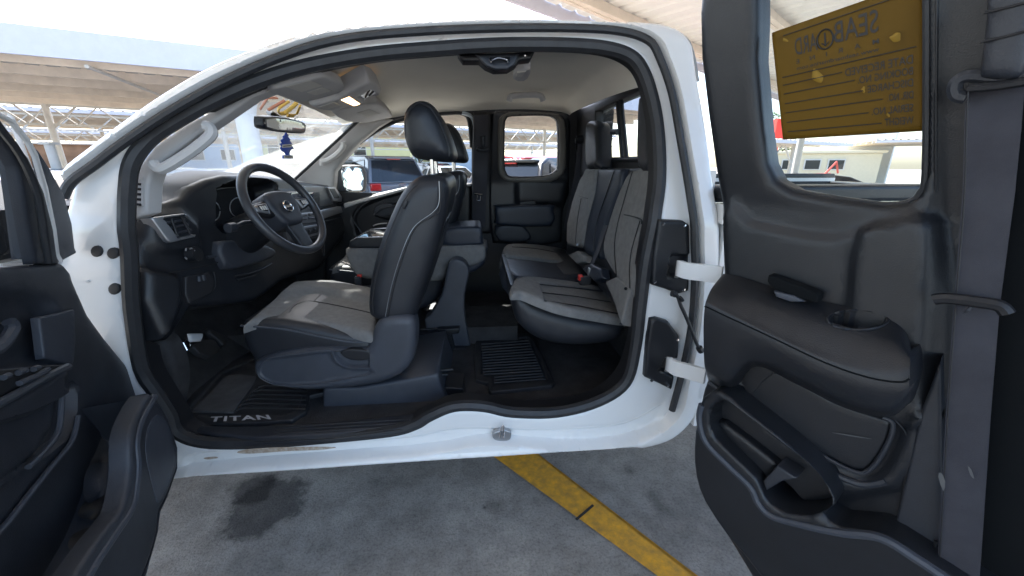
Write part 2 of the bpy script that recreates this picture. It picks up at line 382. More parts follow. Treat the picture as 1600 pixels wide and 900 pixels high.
slab('scuff', BS, [(318,716),(335,714),(340,716),(325,718)], scm, body, off=-.0002, depth=.0015, rnd=.0005, step=.01)
LIN = mat('bed_liner', (.02, .021, .023), .6, bump=.5, bscale=300, var=.4, vscale=9)
mb = MB(); mb.box((1.72, 2.05, .80), (1.86, 1.60, .02)); mb.box((1.72, 2.85, 1.05), (1.86, .02, .62)); mb.box((.80, 2.05, 1.05), (.02, 1.6, .60)); mb.box((2.64, 2.05, 1.05), (.02, 1.6, .60)); mb.box((1.72, 1.25, 1.05), (1.86, .02, .60))
part(mb.build('bed_liner', LIN, T))
for y_ in (1.235, 2.92):
    mb = MB(); mb.box((1.73, y_, 1.39), (1.94, .12, .05)); part(mb.build('bed_rail_cap', PLAS, T, bevel=.012))
mb = MB(); mb.box((.80, 2.06, 1.39), (.08, 1.6, .04)); part(mb.build('bed_front_cap', PLAS, T, bevel=.01))
# ---------------------------------------------------------------- floor, sills, rear and front walls
mb = MB(); mb.add([(-1.5,1.24,.555),(.70,1.24,.555),(.70,2.9,.555),(-1.5,2.9,.555)], [(0,1,2,3)])
mb.add([(-1.18,1.24,.5555),(-1.18,2.9,.5555),(-1.5,2.9,.86),(-1.5,1.24,.86)], [(0,1,2,3)]); mb.add([(-1.5,1.24,.86),(-1.5,2.9,.86),(-1.5,2.9,1.34),(-1.5,1.24,1.34)], [(0,1,2,3)])
mb.box((-.55, 2.12, .60), (1.5, .34, .1))
mb.add([(.70,1.24,.555),(.70,2.9,.555),(.70,2.9,1.46),(.70,1.24,1.46)], [(3,2,1,0)])
fl = part(mb.build('floor_carpet', CARP, T, smooth=False))
kp = relief('kick_panel', IN, [(220,528),(250,533),(268,560),(276,600),(268,645),(252,630),(232,590)], CARP, T, off=-.03, depth=.05, rnd=.02, step=.03); part(kp)
sp = slab('sill_plate', Surf((0, 0, .575), X, (0, 1, 0), Z), [(262,655),(300,672),(400,683),(520,677),(620,664),(650,652),(645,646),(560,655),(430,664),(320,664),(280,648)], PLAS2, T, depth=.03, rnd=.008, sm=2, step=.02); part(sp)
lines('sill_rib', Surf((0, 0, .575), X, (0, 1, 0), Z), [[(430,y),(640,y-13)] for y in (668,673,678)]+[[(400,690.5),(520,686),(640,670)]], .003, DARK, sp, off=0, sm=1)
sp = slab('sill_plate', Surf((0, 0, .575), X, (0, 1, 0), Z), [(670,645),(720,634),(780,641),(870,640),(930,624),(960,600),(930,612),(860,620),(780,626),(700,630)], PLAS2, T, depth=.03, rnd=.008, sm=3, step=.02); part(sp)
lines('sill_rib', Surf((0, 0, .575), X, (0, 1, 0), Z), [[(790,y),(905,y-7)] for y in (629,633,637)], .003, DARK, sp, off=.001, sm=1)
# ---------------------------------------------------------------- headliner
near = [(415,144),(452,124),(500,106),(560,92),(620,84),(700,77),(780,73),(860,73),(930,77),(970,87),(995,104),(1012,135)]
farp = [(535,195),(560,190),(585,188),(612,184),(645,179),(700,175),(740,173),(780,171),(830,171),(870,174),(884,177),(890,180)]
def seq(p, n):
    q = smooth_poly(p, 6, False); return [q[int(round(i*(len(q)-1)/(n-1)))] for i in range(n)]
NN = [IN.px(x, y, .0) for x, y in seq(near, 40)]; FF = [FS.px(x, y, 0.0) for x, y in seq(farp, 40)]
rows = []
for i, t in enumerate(np.linspace(0, 1, 26)):
    rows.append([a.lerp(b, t)+Vector((0, 0, (.055*math.sin(math.pi*t)**.45 if 0 < t < 1 else 0)*min(1, .25+k/14)*min(1, .3+(39-k)/8))) for k, (a, b) in enumerate(zip(NN, FF))])
v = [p for r in rows for p in r]; n_ = 40
f = [(i*n_+j, i*n_+j+1, (i+1)*n_+j+1, (i+1)*n_+j) for i in range(25) for j in range(39)]
hl = part(link('headliner', v, f, HEAD, T, True, 60))
# header slope that carries the visors
HS = Surf((-.735, 2, 1.685), (0, 1, 0), (.93, 0, .30), (.30, 0, -.93))
vs = slab('sun_visor', HS, [(421,143),(462,131),(504,120),(522,125),(536,132),(538,140),(529,146),(505,153),(482,159),(465,160),(450,155)], TRIM, hl, off=.02, depth=.018, rnd=.01, sm=3)
slab('warning_label', HS, [(447,136),(485,126),(504,134),(471,144)], LABEL, vs, off=.0215, depth=.001, rnd=0, sm=1)
slab('warning_label', HS, [(480,145),(504,137),(519,142),(493,149)], LABEL, vs, off=.0215, depth=.001, rnd=0, sm=1)
vs = slab('sun_visor', HS, [(519,176),(550,168),(590,160),(612,180),(609,184),(573,192),(560,192),(540,190)], TRIM, hl, off=.02, depth=.018, rnd=.01, sm=2)
slab('warning_label', HS, [(558,177),(577,171),(593,178),(574,184)], LABEL, vs, off=.0215, depth=.001, rnd=0, sm=1)
oc = slab('overhead_console', HS, [(486,167),(529,155),(560,138),(578,129),(590,134),(597,142),(594,149),(556,166),(516,174),(497,172)], TRIM, hl, off=.035, depth=.05, rnd=.012, sm=1, feats=[([(557,149),(578,136),(590,145),(568,157)], -.01, .01, 1)])
slab('lamp_lens', HS, [(533,157),(546,152),(563,163),(553,166)], LAMP, oc, off=.037, depth=.004, rnd=.002, sm=1)
slab('sunglass_holder', HS, [(560,149),(578,137),(589,145),(570,155)], SILV, oc, off=.033, depth=.01, rnd=.004, sm=1)
lines('sunglass_rib', HS, [[(571,152),(577,141)], [(577,149),(583,143)]], .004, DARK, oc, off=.034, sm=1)
slab('console_slot', HS, [(497,168),(522,160),(532,165),(512,171)], LABEL, oc, off=.0365, depth=.002, rnd=.001, sm=1)
# latch cover at the top of the opening, dome lamp, grab handle
S1 = Surf((0, 1.30, 0), X, Z, NEAR, side_lean)
lc = slab('latch_cover', S1, [(714,84),(836,80),(830,92),(812,94),(806,102),(794,109),(772,110),(758,104),(748,95),(722,95)], DARK, T, off=.02, depth=.05, rnd=.01, sm=1, step=.01); part(lc)
slab('striker_housing', S1, [(742,84),(812,83),(804,101),(793,108),(774,108),(761,103)], PLAS2, lc, off=.035, depth=.03, rnd=.008, sm=1, step=.008, feats=[([(765,93),(795,92),(794,99),(768,101)], -.02, .006, 1)])
lines('striker_wire', S1, [[(766,92),(768,98)], [(766,95),(778,90),(792,93),(793,98)]], .004, CHR, lc, off=.03)
lines('cover_screw', S1, [[(821,86),(822,87)]], .006, CHR, lc, off=.022)
HP = Surf((0, 2.2, 1.885), X, (0, 1, 0), (0, 0, -1))
dl = slab('dome_lamp', HP, [(806,113),(829,109),(825,124),(815,128),(802,125)], TRIM, hl, off=.08, depth=.10, rnd=.01, sm=2)
slab('lamp_lens', HP, [(808,114),(822,112),(816,121),(806,120)], LABEL, dl, off=.084, depth=.004, rnd=.002, sm=1)
GH = Surf((0, 2.40, 0), X, Z, NEAR, None)
lines('grab_handle', GH, [[(796,158),(798,151),(810,149),(832,148),(845,150),(849,158)]], .016, TRIM, hl)
# ---------------------------------------------------------------- A pillar trims
ap = relief('pillar_trim', IN, [(205,345),(206,300),(214,262),(240,228),(290,194),(350,162),(430,128),(500,102),(452,126),(415,144),(392,153),(347,184),(308,210),(259,247),(238,268),(231,290),(228,335)], TRIM, T, off=-.005, rnd=.012, depth=.05, sm=1, step=.02); part(ap)
lines('grab_handle', IN, [[(240,254),(246,262),(258,262),(290,243),(312,227),(327,214),(331,206),(327,199),(320,197)]], .016, TRIM, ap, off=.035)
av = slab('side_vent', IN, [(211,280),(219,278),(222,290),(222,322),(210,324)], TRIM, ap, off=.004, depth=.01, rnd=.004, sm=1, step=.01)
lines('vent_slot', IN, [[(212,y),(220,y+1)] for y in (287,295,303,311,319)], .004, DARK, av, off=.005, sm=1)
FT = Surf((0, 2.80, 0), X, Z, NEAR, lambda u, v: .30*max(0, v-1.36))
at = relief('pillar_trim', FT, [(452,277),(490,240),(535,197),(545,194),(600,184),(612,186),(590,200),(560,224),(535,252),(523,268),(519,300),(490,292),(462,286)], TRIM, T, off=.01, rnd=.02, depth=.05, sm=1, step=.03); part(at)
lines('grab_handle', FT, [[(503,258),(504,252),(512,250),(524,243),(533,234),(537,227),(536,221)]], .017, TRIM, at, off=.05)
# ---------------------------------------------------------------- windshield
wn0 = Vector((-1.42, 1.36, 1.20)); wn1 = Vector((-.66, 1.50, 1.76)); wf1 = Vector((-.66, 2.62, 1.76)); wf0 = Vector((-1.42, 2.78, 1.20))
mb = MB(); R_ = 12
gv = [[wn0.lerp(wn1, i/R_).lerp(wf0.lerp(wf1, i/R_), j/R_)+Vector((-.10*math.sin(math.pi*j/R_), 0, 0)) for j in range(R_+1)] for i in range(R_+1)]
mb.add([p for r in gv for p in r], [(i*(R_+1)+j, i*(R_+1)+j+1, (i+1)*(R_+1)+j+1, (i+1)*(R_+1)+j) for i in range(R_) for j in range(R_)])
wsd = part(mb.build('windshield', GLAREG, T, ang=80))
mb = MB(); mb.tube([wf0, wf1], .012, 8); mb.build('glass_seal', RUB, wsd)
# painted year on the windshield, read from outside
WSU = Vector((wn1.x-wn0.x, 0, wn1.z-wn0.z)).normalized()
WS_ = Surf(wn0+Vector((-.085, 0, 0)), (0, 1, 0), WSU, Vector((1, 0, 0)).cross(Vector((0, 1, 0))).cross(Vector((0,1,0)))) if False else None
WN = Vector((0, 1, 0)).cross(WSU); WN = WN if WN.x > 0 else -WN
WS_ = Surf((wn0+wf0)/2+Vector((-.09, 0, 0)), (0, 1, 0), WSU, WN)
mb = MB()
for st_, col_ in (([[(407,170),(418,153),(432,153)]], REDM), ([[(419,172),(445,157)]], REDM)):
    lines('painted_digit', WS_, st_,   .008, col_, wsd, off=.03, sm=1, flat=.5)
lines('painted_digit', WS_, [[(452,158),(436,169),(436,176),(444,177),(456,168),(464,160)]], .008, YEL, wsd, off=.03, sm=2, flat=.5)
lines('painted_digit', WS_, [[(469,165),(464,178),(458,181),(449,180)]], .008, YEL, wsd, off=.03, sm=1, flat=.5)
# rear view mirror
MS = Surf((-.80, 2.0, 1.6), (0, 1, 0), (0, 0, 1), (1, -.1, -.1))
rm = slab('rear_view_mirror', MS, [(412,186),(416,182),(445,183),(474,190),(479,196),(478,206),(472,209),(440,207),(416,202),(412,195)], PLAS, T, depth=.03, rnd=.008, sm=2); part(rm)
slab('mirror_glass', MS, [(416,186),(445,186),(472,192),(475,197),(474,204),(440,204),(418,199)], mat('mirror_dim', (.35, .36, .34), .08, metal=.6), rm, off=.001, depth=.002, rnd=.001, sm=2)
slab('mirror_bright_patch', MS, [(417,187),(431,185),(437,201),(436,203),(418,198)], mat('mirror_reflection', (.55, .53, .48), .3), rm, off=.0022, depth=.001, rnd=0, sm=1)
mb = MB(); mb.tube([MS.px(440,186,-.03), MS.px(425,178,-.05), MS.px(420,176,-.08)], .011, 10); mb.build('mirror_stalk', PLAS, rm)
# ---------------------------------------------------------------- dashboard
DF = Surf((-.955, 0, 1.2), (0, 1, 0), (-.12, 0, 1), (1, 0, .12), lambda u, v: -.14*min(1, max(0, (1.75-u)/.5))**1.3)
top = [(228,327),(255,318),(285,308),(298,291),(325,279),(350,273),(385,272),(430,276),(470,282),(520,290),(536,296)]
dout = top+[(541,330),(542,365),(500,420),(440,440),(400,470),(360,475),(300,480),(268,530),(236,534),(222,520),(214,470),(213,400)]
dash = relief('dashboard', DF, dout, PLAS, T, umin=1.27, rnd=.02, depth=.12, sm=1, step=.016,
   feats=[([(302,352),(303,310),(318,296),(345,288),(385,288),(400,300),(400,350),(385,372),(345,372),(312,365)], -.10, .03, 2),
          ([(222,334),(290,328),(312,350),(320,385),(300,392),(258,394),(240,380)], .02, .03, 1),
          ([(213,415),(262,424),(285,430),(290,470),(272,520),(258,535),(225,530)], .03, .03, 1),
          ([(440,300),(520,300),(528,325),(500,330),(440,335)], .015, .03, 1)])
part(dash)
# top pad running to the glass
tp = [DF.px(x, y+3, -.01) for x, y in seq(top, 30)]
rows = [tp, [p+Vector((-.03, 0, .010)) for p in tp], [p+Vector((-.15, .02, .022)) for p in tp], [Vector((-1.40, p.y*1.02-.02, 1.335+.015*math.sin(i/4))) for i, p in enumerate(tp)]]
rows[3] = [Vector((-1.51, p.y, 1.345)) for p in tp]
v = [p for r in rows for p in r]; f = [(i*30+j, i*30+j+1, (i+1)*30+j+1, (i+1)*30+j) for i in range(3) for j in range(29)]
dt = link('top_pad', v, f, mat('dash_top', (.045, .05, .06), .55, bump=.4, bscale=600, bdist=.001), dash, True, 80)
for i, p in enumerate((tp[1:12],)):
    pass
# near air vent
vt = slab('air_vent', DF, [(236,340),(288,333),(299,337),(310,358),(306,370),(268,379),(262,376)], SILV, dash, off=.035, depth=.03, rnd=.004, sm=1, step=.008, feats=[([(244,343),(287,337),(302,357),(300,366),(268,373)], -.025, .004, 1)])
slab('vent_core', DF, [(244,343),(287,337),(302,357),(300,366),(268,373)], DARK, vt, off=.016, depth=.004, rnd=.001, sm=1)
lines('vent_louvre', DF, [[(248,350),(290,343)], [(254,358),(294,350)], [(262,367),(299,359)]], .0045, PLAS2, vt, off=.028, sm=1)
lines('vent_vane', DF, [[(268,342),(278,369)], [(284,339),(298,365)]], .004, PLAS, vt, off=.034, sm=1)
# light switch, buttons, pull tray, cluster
mb = MB(); c = DF.px(296, 398, .02); mb.cyl(c, c+DF.N*.03, .026, 24); kn = mb.build('headlight_knob', PLAS, dash)
lines('knob_mark', DF, [[(290,392),(291,388)], [(296,389),(300,388)], [(302,393),(304,391)], [(292,405),(289,402)]], .0025, SILV, kn, off=.052, sm=1)
lines('dimmer_switch', DF, [[(324,402),(341,399)]], .006, PLAS2, dash, off=.006, sm=1)
sw = slab('switch_panel', DF, [(290,432),(328,424),(337,440),(332,458),(296,475),(290,460)], DARK, dash, off=.012, depth=.012, rnd=.003, sm=1, step=.01)
lines('toggle_switch', DF, [[(311,432),(312,440)], [(317,430),(319,438)]], .007, PLAS2, sw, off=.014, sm=1)
lines('trim_seam', DF, [[(250,428),(285,422),(330,413),(360,404)], [(296,475),(330,457),(337,440),(334,425)]], .0025, DARK, dash, off=.006, sm=2)
cl = slab('instrument_cluster', DF, [(305,350),(305,314),(320,300),(385,292),(398,304),(396,345),(380,366),(320,362)], mat('dim_display', (.008, .009, .012), .7, spec=.1), dash, off=-.085, depth=.01, rnd=.003, sm=2)
lines('dial_ring', DF, [[(330+14*math.cos(t), 330+16*math.sin(t)) for t in np.linspace(0, 6.1, 12)], [(372+13*math.cos(t), 324+15*math.sin(t)) for t in np.linspace(0, 6.1, 12)]], .002, SILV, cl, off=-.084, sm=2)
slab('lower_cover', DF, [(345,376),(400,378),(432,390),(428,402),(370,420),(352,412)], PLAS2, dash, off=.03, depth=.05, rnd=.012, sm=2)
lines('storage_slot', DF, [[(366,432),(400,424),(424,412)], [(370,438),(400,430)]], .006, DARK, dash, off=.004)
# centre stack seen through the wheel and the passenger side
cs = slab('centre_stack', DF, [(440,300),(500,298),(502,350),(495,372),(450,380),(440,350)], PLAS2, dash, off=.03, depth=.05, rnd=.008, sm=1, step=.015)
slab('screen', DF, [(455,300),(490,300),(490,322),(455,324)], CGLASS, cs, off=.032, depth=.003, rnd=.001, sm=1)
pn = slab('radio_panel', DF, [(460,334),(500,330),(501,346),(462,350)], SILV, cs, off=.034, depth=.006, rnd=.002, sm=1)
lines('radio_button', DF, [[(466,337),(478,336)], [(482,335),(496,334)], [(466,343),(478,342)], [(482,341),(496,340)]], .006, PLAS2, pn, off=.035, sm=1)
pn = slab('climate_panel', DF, [(464,356),(498,350),(500,366),(468,374)], SILV, cs, off=.034, depth=.006, rnd=.002, sm=1)
slab('panel_inset', DF, [(467,359),(496,353),(497,363),(470,371)], DARK, pn, off=.0355, depth=.002, rnd=.001, sm=1)
lines('climate_knob', DF, [[(472,364),(473,364)], [(482,361),(483,361)], [(491,359),(492,359)]], .009, PLAS2, pn, off=.04, sm=1)
slab('glove_box', DF, [(505,345),(538,338),(538,360),(508,400)], PLAS, dash, off=.014, depth=.02, rnd=.006, sm=1, step=.03)
BLD = mat('satin_dash_face', (.045, .05, .06), .28)
slab('dash_face_panel', DF, [(473,290),(516,291),(522,318),(500,326),(494,328),(476,300)], BLD, dash, off=.03, depth=.03, rnd=.008, sm=1, step=.02)
slab('dash_trim_strip', DF, [(496,330),(528,322),(538,322),(540,330),(500,344)], SILV, dash, off=.025, depth=.02, rnd=.004, sm=1, step=.02)
pv = slab('air_vent', DF, [(512,292),(524,292),(535,308),(534,315),(522,314)], SILV, dash, off=.045, depth=.03, rnd=.004, sm=1, step=.01)
slab('vent_core', DF, [(515,295),(523,295),(531,309),(523,310)], DARK, pv, off=.047, depth=.003, rnd=.001, sm=1)
# steering column, stalk, wheel
WC = Vector((-.7545, 1.653, 1.310)); wa, wb = math.radians(-11.2), math.radians(28)
WNn = Vector((math.cos(wb)*math.cos(wa), math.sin(wa)*math.cos(wb), math.sin(wb))); WU = Vector((0, 0, 1)).cross(WNn).normalized(); WV = WNn.cross(WU)
WL = Surf(WC, WU, WV, WNn)
sc_ = MB(); sc_.tube([WC-WNn*.34, WC-WNn*.2, WC-WNn*.06], [.085, .075, .055], 20); col_ = part(sc_.build('steering_column', PLAS, T))
mb = MB(); a_ = WC-WNn*.10; mb.tube([a_-WU*.03, a_-WU*.12+WV*.01, a_-WU*.17+WV*.0], [.009, .008, .008], 10); mb.cyl(a_-WU*.17, a_-WU*.20, .017, 16); mb.build('turn_signal_stalk', PLAS2, col_)
mb = MB(); mb.tube([a_+WU*.03, a_+WU*.12+WV*.03, a_+WU*.17+WV*.05], [.009, .009, .012], 10); mb.build('wiper_stalk', PLAS2, col_)
n = 56; mb = MB(); mb.tube([WC+WU*math.cos(2*math.pi*k/n)*.180+WV*math.sin(2*math.pi*k/n)*.180 for k in range(n)], .0165, 14, True); sw_ = mb.build('steering_wheel', mat('wheel_leather', (.035, .036, .04), .33, bump=.3, bscale=500, bdist=.0008), T, ang=80)
q = lambda a, r: (r*math.cos(a), r*math.sin(a))
hub = relief('airbag_cover', WL, [(-.085, .045), (-.05, .075), (.05, .075), (.085, .045), (.075, -.02), (.045, -.065), (-.045, -.065), (-.075, -.02)], PLAS2, sw_, isuv=True, off=.012, depth=.05, rnd=.02, sm=4, step=.012)
relief('spoke', WL, [(-.17, .035), (-.08, .045), (-.07, -.02), (-.165, .0)], PLAS, sw_, isuv=True, off=0, depth=.02, rnd=.006, sm=1)
relief('spoke', WL, [(.17, .035), (.165, .0), (.07, -.02), (.08, .045)], PLAS, sw_, isuv=True, off=0, depth=.02, rnd=.006, sm=1)
relief('spoke', WL, [(-.045, -.05), (.045, -.05), (.035, -.168), (-.035, -.168)], PLAS, sw_, isuv=True, off=-.002, depth=.015, rnd=.005, sm=1)
for sx in (-1, 1):
    b_ = relief('spoke_trim', WL, [(sx*.155, .030), (sx*.155, .006), (sx*.10, -.010), (sx*.088, .034)], SILV, sw_, isuv=True, off=.006, depth=.01, rnd=.003, sm=1)
    relief('button_pad', WL, [(sx*.14, .026), (sx*.14, .010), (sx*.105, -.0), (sx*.10, .028)], DARK, sw_, isuv=True, off=.009, depth=.008, rnd=.002, sm=1)
    for k in range(3): relief('button', WL, [(sx*(.108+.011*k), .022), (sx*(.115+.011*k), .022), (sx*(.115+.011*k), .006), (sx*(.108+.011*k), .006)], LABEL, sw_, isuv=True, off=.0105, depth=.002, rnd=0, sm=1)
em = MB(); em.tube([WL.at(.022*math.cos(t), .005+.022*math.sin(t), .016) for t in np.linspace(0, 2*math.pi, 28)[:-1]], .003, 8, True)
em.add([WL.at(x_, .005+y_, .0165) for x_, y_ in ((-.026, .005), (.026, .005), (.026, -.005), (-.026, -.005))], [(0, 1, 2, 3)]); em.build('emblem', CHR, sw_)
# pedals
PD_ = Surf((-1.27, 1.8, .72), (0, 1, 0), (-.5, 0, .85), (.85, 0, .5))
mb = MB()
for pts in ([(300,545),(318,533),(330,530),(345,545),(330,556),(318,556)],): pass
part(slab('brake_pedal', PD_, [(300,540),(318,530),(336,530),(346,546),(328,558),(312,552)], RUB, T, off=.02, depth=.02, rnd=.006, sm=1, step=.01))
part(slab('accelerator_pedal', PD_, [(325,512),(340,518),(352,524),(358,532),(350,540),(340,530),(328,520)], RUB, T, off=.01, depth=.02, rnd=.006, sm=1, step=.01))
# ---------------------------------------------------------------- front seats
def front_seat(dx, dy, label=None):
    """the driver seat is traced at its place; the passenger seat is the same seat further across the cab"""
    t0 = len(bpy.data.objects); before = set(bpy.data.objects)
    SN = Surf((0, 1.40, 0), X, Z, NEAR); SH = Surf((0, 1.53, 0), X, Z, NEAR); SP = Surf((0, 1.37, 0), X, Z, NEAR)
    base = slab('front_seat', SN, [(374,510),(384,504),(440,502),(520,517),(580,531),(584,560),(560,600),(420,600),(390,560),(377,535)], LEATH, T, depth=.50, rnd=.035, sm=2, step=.03)
    Ap = atY(378, 506, 1.40); Bp = atY(580, 526, 1.40); U_ = (Bp-Ap).normalized(); N_ = U_.cross(Vector((0, 1, 0))).normalized(); N_ = N_ if N_.z > 0 else -N_
    CT = Surf(Ap, U_, (0, 1, 0), N_)
    cu = slab('seat_cushion', CT, [(380,505),(390,496),(412,478),(432,461),(450,444),(464,438),(500,437),(545,442),(585,450),(590,480),(588,510),(583,521),(540,511),(480,500),(430,496),(400,499)], FAB, base, off=.022, depth=.02, rnd=.02, sm=3, step=.02, feats=[([(440,452),(470,438),(540,440),(600,452),(600,466),(560,460),(500,450),(462,452)], .025, .05, 2), ([(390,506),(440,498),(500,503),(590,525),(590,535),(480,515)], .018, .04, 2)])
    lines('cushion_seam', CT, [[(452,489),(457,480),(470,473),(492,471),(545,481),(585,490)], [(440,452),(475,450),(520,456),(580,466)], [(490,471),(505,458),(520,456)]], .0022, DARK, cu, off=.024)
    lines('piping', SN, [[(376,509),(440,514),(500,526),(545,534),(583,534)]], .0038, PLAS3, base, off=.004)
    br = slab('backrest', SN, [(580,500),(573,490),(573,465),(578,430),(590,385),(607,340),(625,303),(645,281),(664,274),(690,276),(701,292),(698,330),(686,380),(672,430),(655,480),(645,500),(610,510)], LEATH, base, depth=.48, rnd=.045, sm=3, step=.025, dome=.01, domew=.08)
    lines('backrest_seam', SN, [[(583,490),(582,465),(588,430),(600,388),(617,343),(634,308),(652,288)], [(690,285),(688,320),(683,335),(650,355),(630,400),(615,450),(606,495)]], .0022, DARK, br, off=.012)
    lines('stitching', SN, [[(686,283),(686,316),(676,332),(646,356),(626,400),(611,450),(602,495)]], .0013, SILV, br, off=.0125)
    tg = slab('side_tag', SN, [(627,322),(634,312),(637,315),(631,327)], DARK, br, off=.012, depth=.004, rnd=.001, sm=1); 
    # map pocket on the back
    BK = Surf(Vector((0, 1.64, 0))+Vector((atY(697,330,1.4).x, 0, 0)), (0, 1, 0), (0, 0, 1), (1, 0, .0))
    mb = MB(); p0 = atY(690, 350, 1.4); p1 = atY(655, 470, 1.4)
    for k in range(1): mb.add([p0+Vector((.012, .08, .0)), p0+Vector((.012, .40, .0)), p1+Vector((.012, .40, 0)), p1+Vector((.012, .08, 0)), p0+Vector((-.02, .08, .0)), p0+Vector((-.02, .40, .0)), p1+Vector((-.02, .40, 0)), p1+Vector((-.02, .08, 0))], [(0,1,2,3),(4,7,6,5),(0,4,5,1),(3,2,6,7),(0,3,7,4),(1,5,6,2)])
    mb.build('map_pocket', LEATH, br, bevel=.006)
    hr = slab('headrest', SH, [(626,200),(628,172),(640,157),(658,153),(676,163),(691,188),(703,218),(709,240),(704,251),(690,253),(655,249),(640,242),(630,222)], LEATH, base, depth=.26, rnd=.07, sm=3, step=.02)
    lines('headrest_seam', SH, [[(634,215),(634,185),(646,165),(660,162),(675,172),(690,198),(701,228),(702,244)]], .0018, DARK, hr, off=-.008)
    mb = MB()
    for yy in (1.58, 1.74): a_ = Vector((-.165, yy, 1.44)); mb.cyl(a_, a_+Vector((-.0, 0, .08)), .0075, 12)
    mb.build('headrest_post', CHR, base)
    sh = slab('side_shield', SP, [(393,577),(398,566),(430,554),(480,547),(530,546),(572,546),(581,520),(590,504),(606,496),(634,495),(647,503),(650,530),(645,565),(625,588),(590,602),(540,609),(480,613),(430,607),(400,594)], PLAS3, base, off=.0, depth=.06, rnd=.03, sm=2, step=.014, feats=[([(405,575),(418,562),(460,556),(514,550),(522,563),(540,574),(578,576),(574,584),(500,598),(440,600),(412,590)], -.012, .012, 2), ([(522,548),(578,548),(578,571),(546,571),(530,560)], -.02, .01, 1)])
    lines('trim_line', SP, [[(578,586),(500,600),(440,602),(410,592),(403,578),(418,561),(460,554),(514,547),(524,562),(543,574),(580,575)]], .003, PLAS3, sh, off=-.002)
    slab('height_lever', SP, [(531,552),(545,546),(578,549),(577,562),(548,563)], PLAS, sh, off=-.006, depth=.02, rnd=.004, sm=2, step=.01)
    pd_ = slab('seat_pedestal', SN, [(504,606),(504,652),(560,650),(697,640),(702,634),(688,600),(684,584),(640,592),(560,606)], PLAS3, base, off=-.02, depth=.42, rnd=.012, sm=1, step=.04)
    lines('seat_rail', SN, [[(620,585),(708,577)], [(640,590),(700,585)]], .006, DARK, base, off=-.10, sm=1)
    slab('rail_cover', SN, [(694,605),(724,607),(727,625),(700,627)], PLAS, base, off=-.06, depth=.12, rnd=.006, sm=1, step=.03)
    if dx or dy:
        base.location = (base.location.x+dx, base.location.y+dy, 0)
    return base
front_seat(0, 0)
front_seat(.035, .80)
# buckles and the folded centre seat with its bracket
cs0 = Surf((0, 2.0, 0), X, Z, NEAR)
cc = slab('centre_seat', cs0, [(538,398),(546,388),(600,388),(680,385),(735,382),(756,385),(759,393),(757,408),(735,418),(700,418),(692,440),(640,440),(570,437),(552,427)], FAB, T, depth=.24, rnd=.03, sm=2, step=.03)
slab('cup_tray', cs0, [(545,388),(546,377),(560,369),(610,364),(611,388)], PLAS, cc, off=-.01, depth=.22, rnd=.008, sm=1, step=.03)
CTZ = Surf((0, 0, atY(560, 367, 2.0).z), X, (0, 1, 0), Z)
slab('tray_recess', CTZ, [(556,371),(578,358),(606,357),(600,370)], CGLASS, cc, off=.004, depth=.003, rnd=.001, sm=1)
slab('armrest_lid', cs0, [(690,384),(690,359),(740,354),(752,357),(754,377),(750,383)], BLUEL, cc, off=-.01, depth=.22, rnd=.015, sm=2, step=.03)
slab('lower_pad', cs0, [(690,388),(757,386),(760,395),(758,410),(742,425),(700,432)], BLUEL, cc, off=-.03, depth=.24, rnd=.02, sm=2, step=.03)
B0 = Surf((0, 1.93, 0), X, Z, NEAR)
slab('hinge_bracket', B0, [(690,460),(697,428),(701,412),(710,405),(722,407),(731,416),(733,430),(726,462),(727,500),(735,540),(728,555),(708,555),(700,530),(672,524),(663,500),(672,492)], PLAS3, cc, depth=.06, rnd=.01, sm=2, step=.02)
slab('bracket_foot', B0, [(683,515),(718,513),(717,521),(705,523),(710,545),(727,545),(733,554),(706,556),(697,533),(683,528)], PLAS, cc, off=.04, depth=.06, rnd=.004, sm=1, step=.02)
lines('floor_rail', B0, [[(658,515),(684,514)], [(650,521),(690,519)]], .006, DARK, cc, off=.01, sm=1)
bk = MB(); p = atY(560, 442, 1.93); bk.box(p, (.03, .02, .07)); bo = bk.build('seat_buckle', PLAS2, T, bevel=.003)
bk = MB(); bk.box(p+Vector((.01, -.0, .036)), (.02, .014, .012)); bk.build('release_button', RED, bo)
# ---------------------------------------------------------------- rear bench
RS = Surf((0, 1.42, 0), X, Z, NEAR)
rb = slab('rear_bench', RS, [(799,450),(802,486),(812,512),(840,533),(880,543),(930,543),(966,536),(979,520),(979,505),(930,499),(880,489),(845,477),(820,462)], LEATH, T, depth=.55, rnd=.05, sm=3, step=.025)
Ap = atY(803, 455, 1.42); Bp = atY(975, 503, 1.42); U_ = (Bp-Ap).normalized(); N_ = U_.cross(Vector((0, 1, 0))).normalized(); N_ = N_ if N_.z > 0 else -N_
RT_ = Surf(Ap, U_, (0, 1, 0), N_)
rc = slab('seat_cushion', RT_, [(802,455),(800,444),(806,434),(825,430),(860,434),(905,440),(945,450),(975,482),(983,497),(930,489),(880,479),(845,467),(818,456)], FAB, rb, off=.016, depth=.02, rnd=.015, sm=3, step=.018, feats=[([(842,443),(852,472),(905,482),(965,495),(975,488),(940,456),(900,450)], -.008, .01, 1)])
lines('cushion_seam', RT_, [[(971,491),(905,478),(851,470),(842,444),(890,449),(942,455)], [(847,457),(900,463),(955,472)]], .0022, DARK, rc, off=.014, sm=1)
lines('piping', RS, [[(801,456),(820,468),(845,480),(880,491),(930,500),(978,507)]], .0035, PLAS3, rb, off=.003)
mc = slab('seat_cushion', RT_, [(790,408),(792,400),(830,402),(880,408),(908,412),(925,430),(938,443),(905,441),(860,436),(806,432)], BLUEL, rb, off=.012, depth=.07, rnd=.02, sm=2, step=.03)
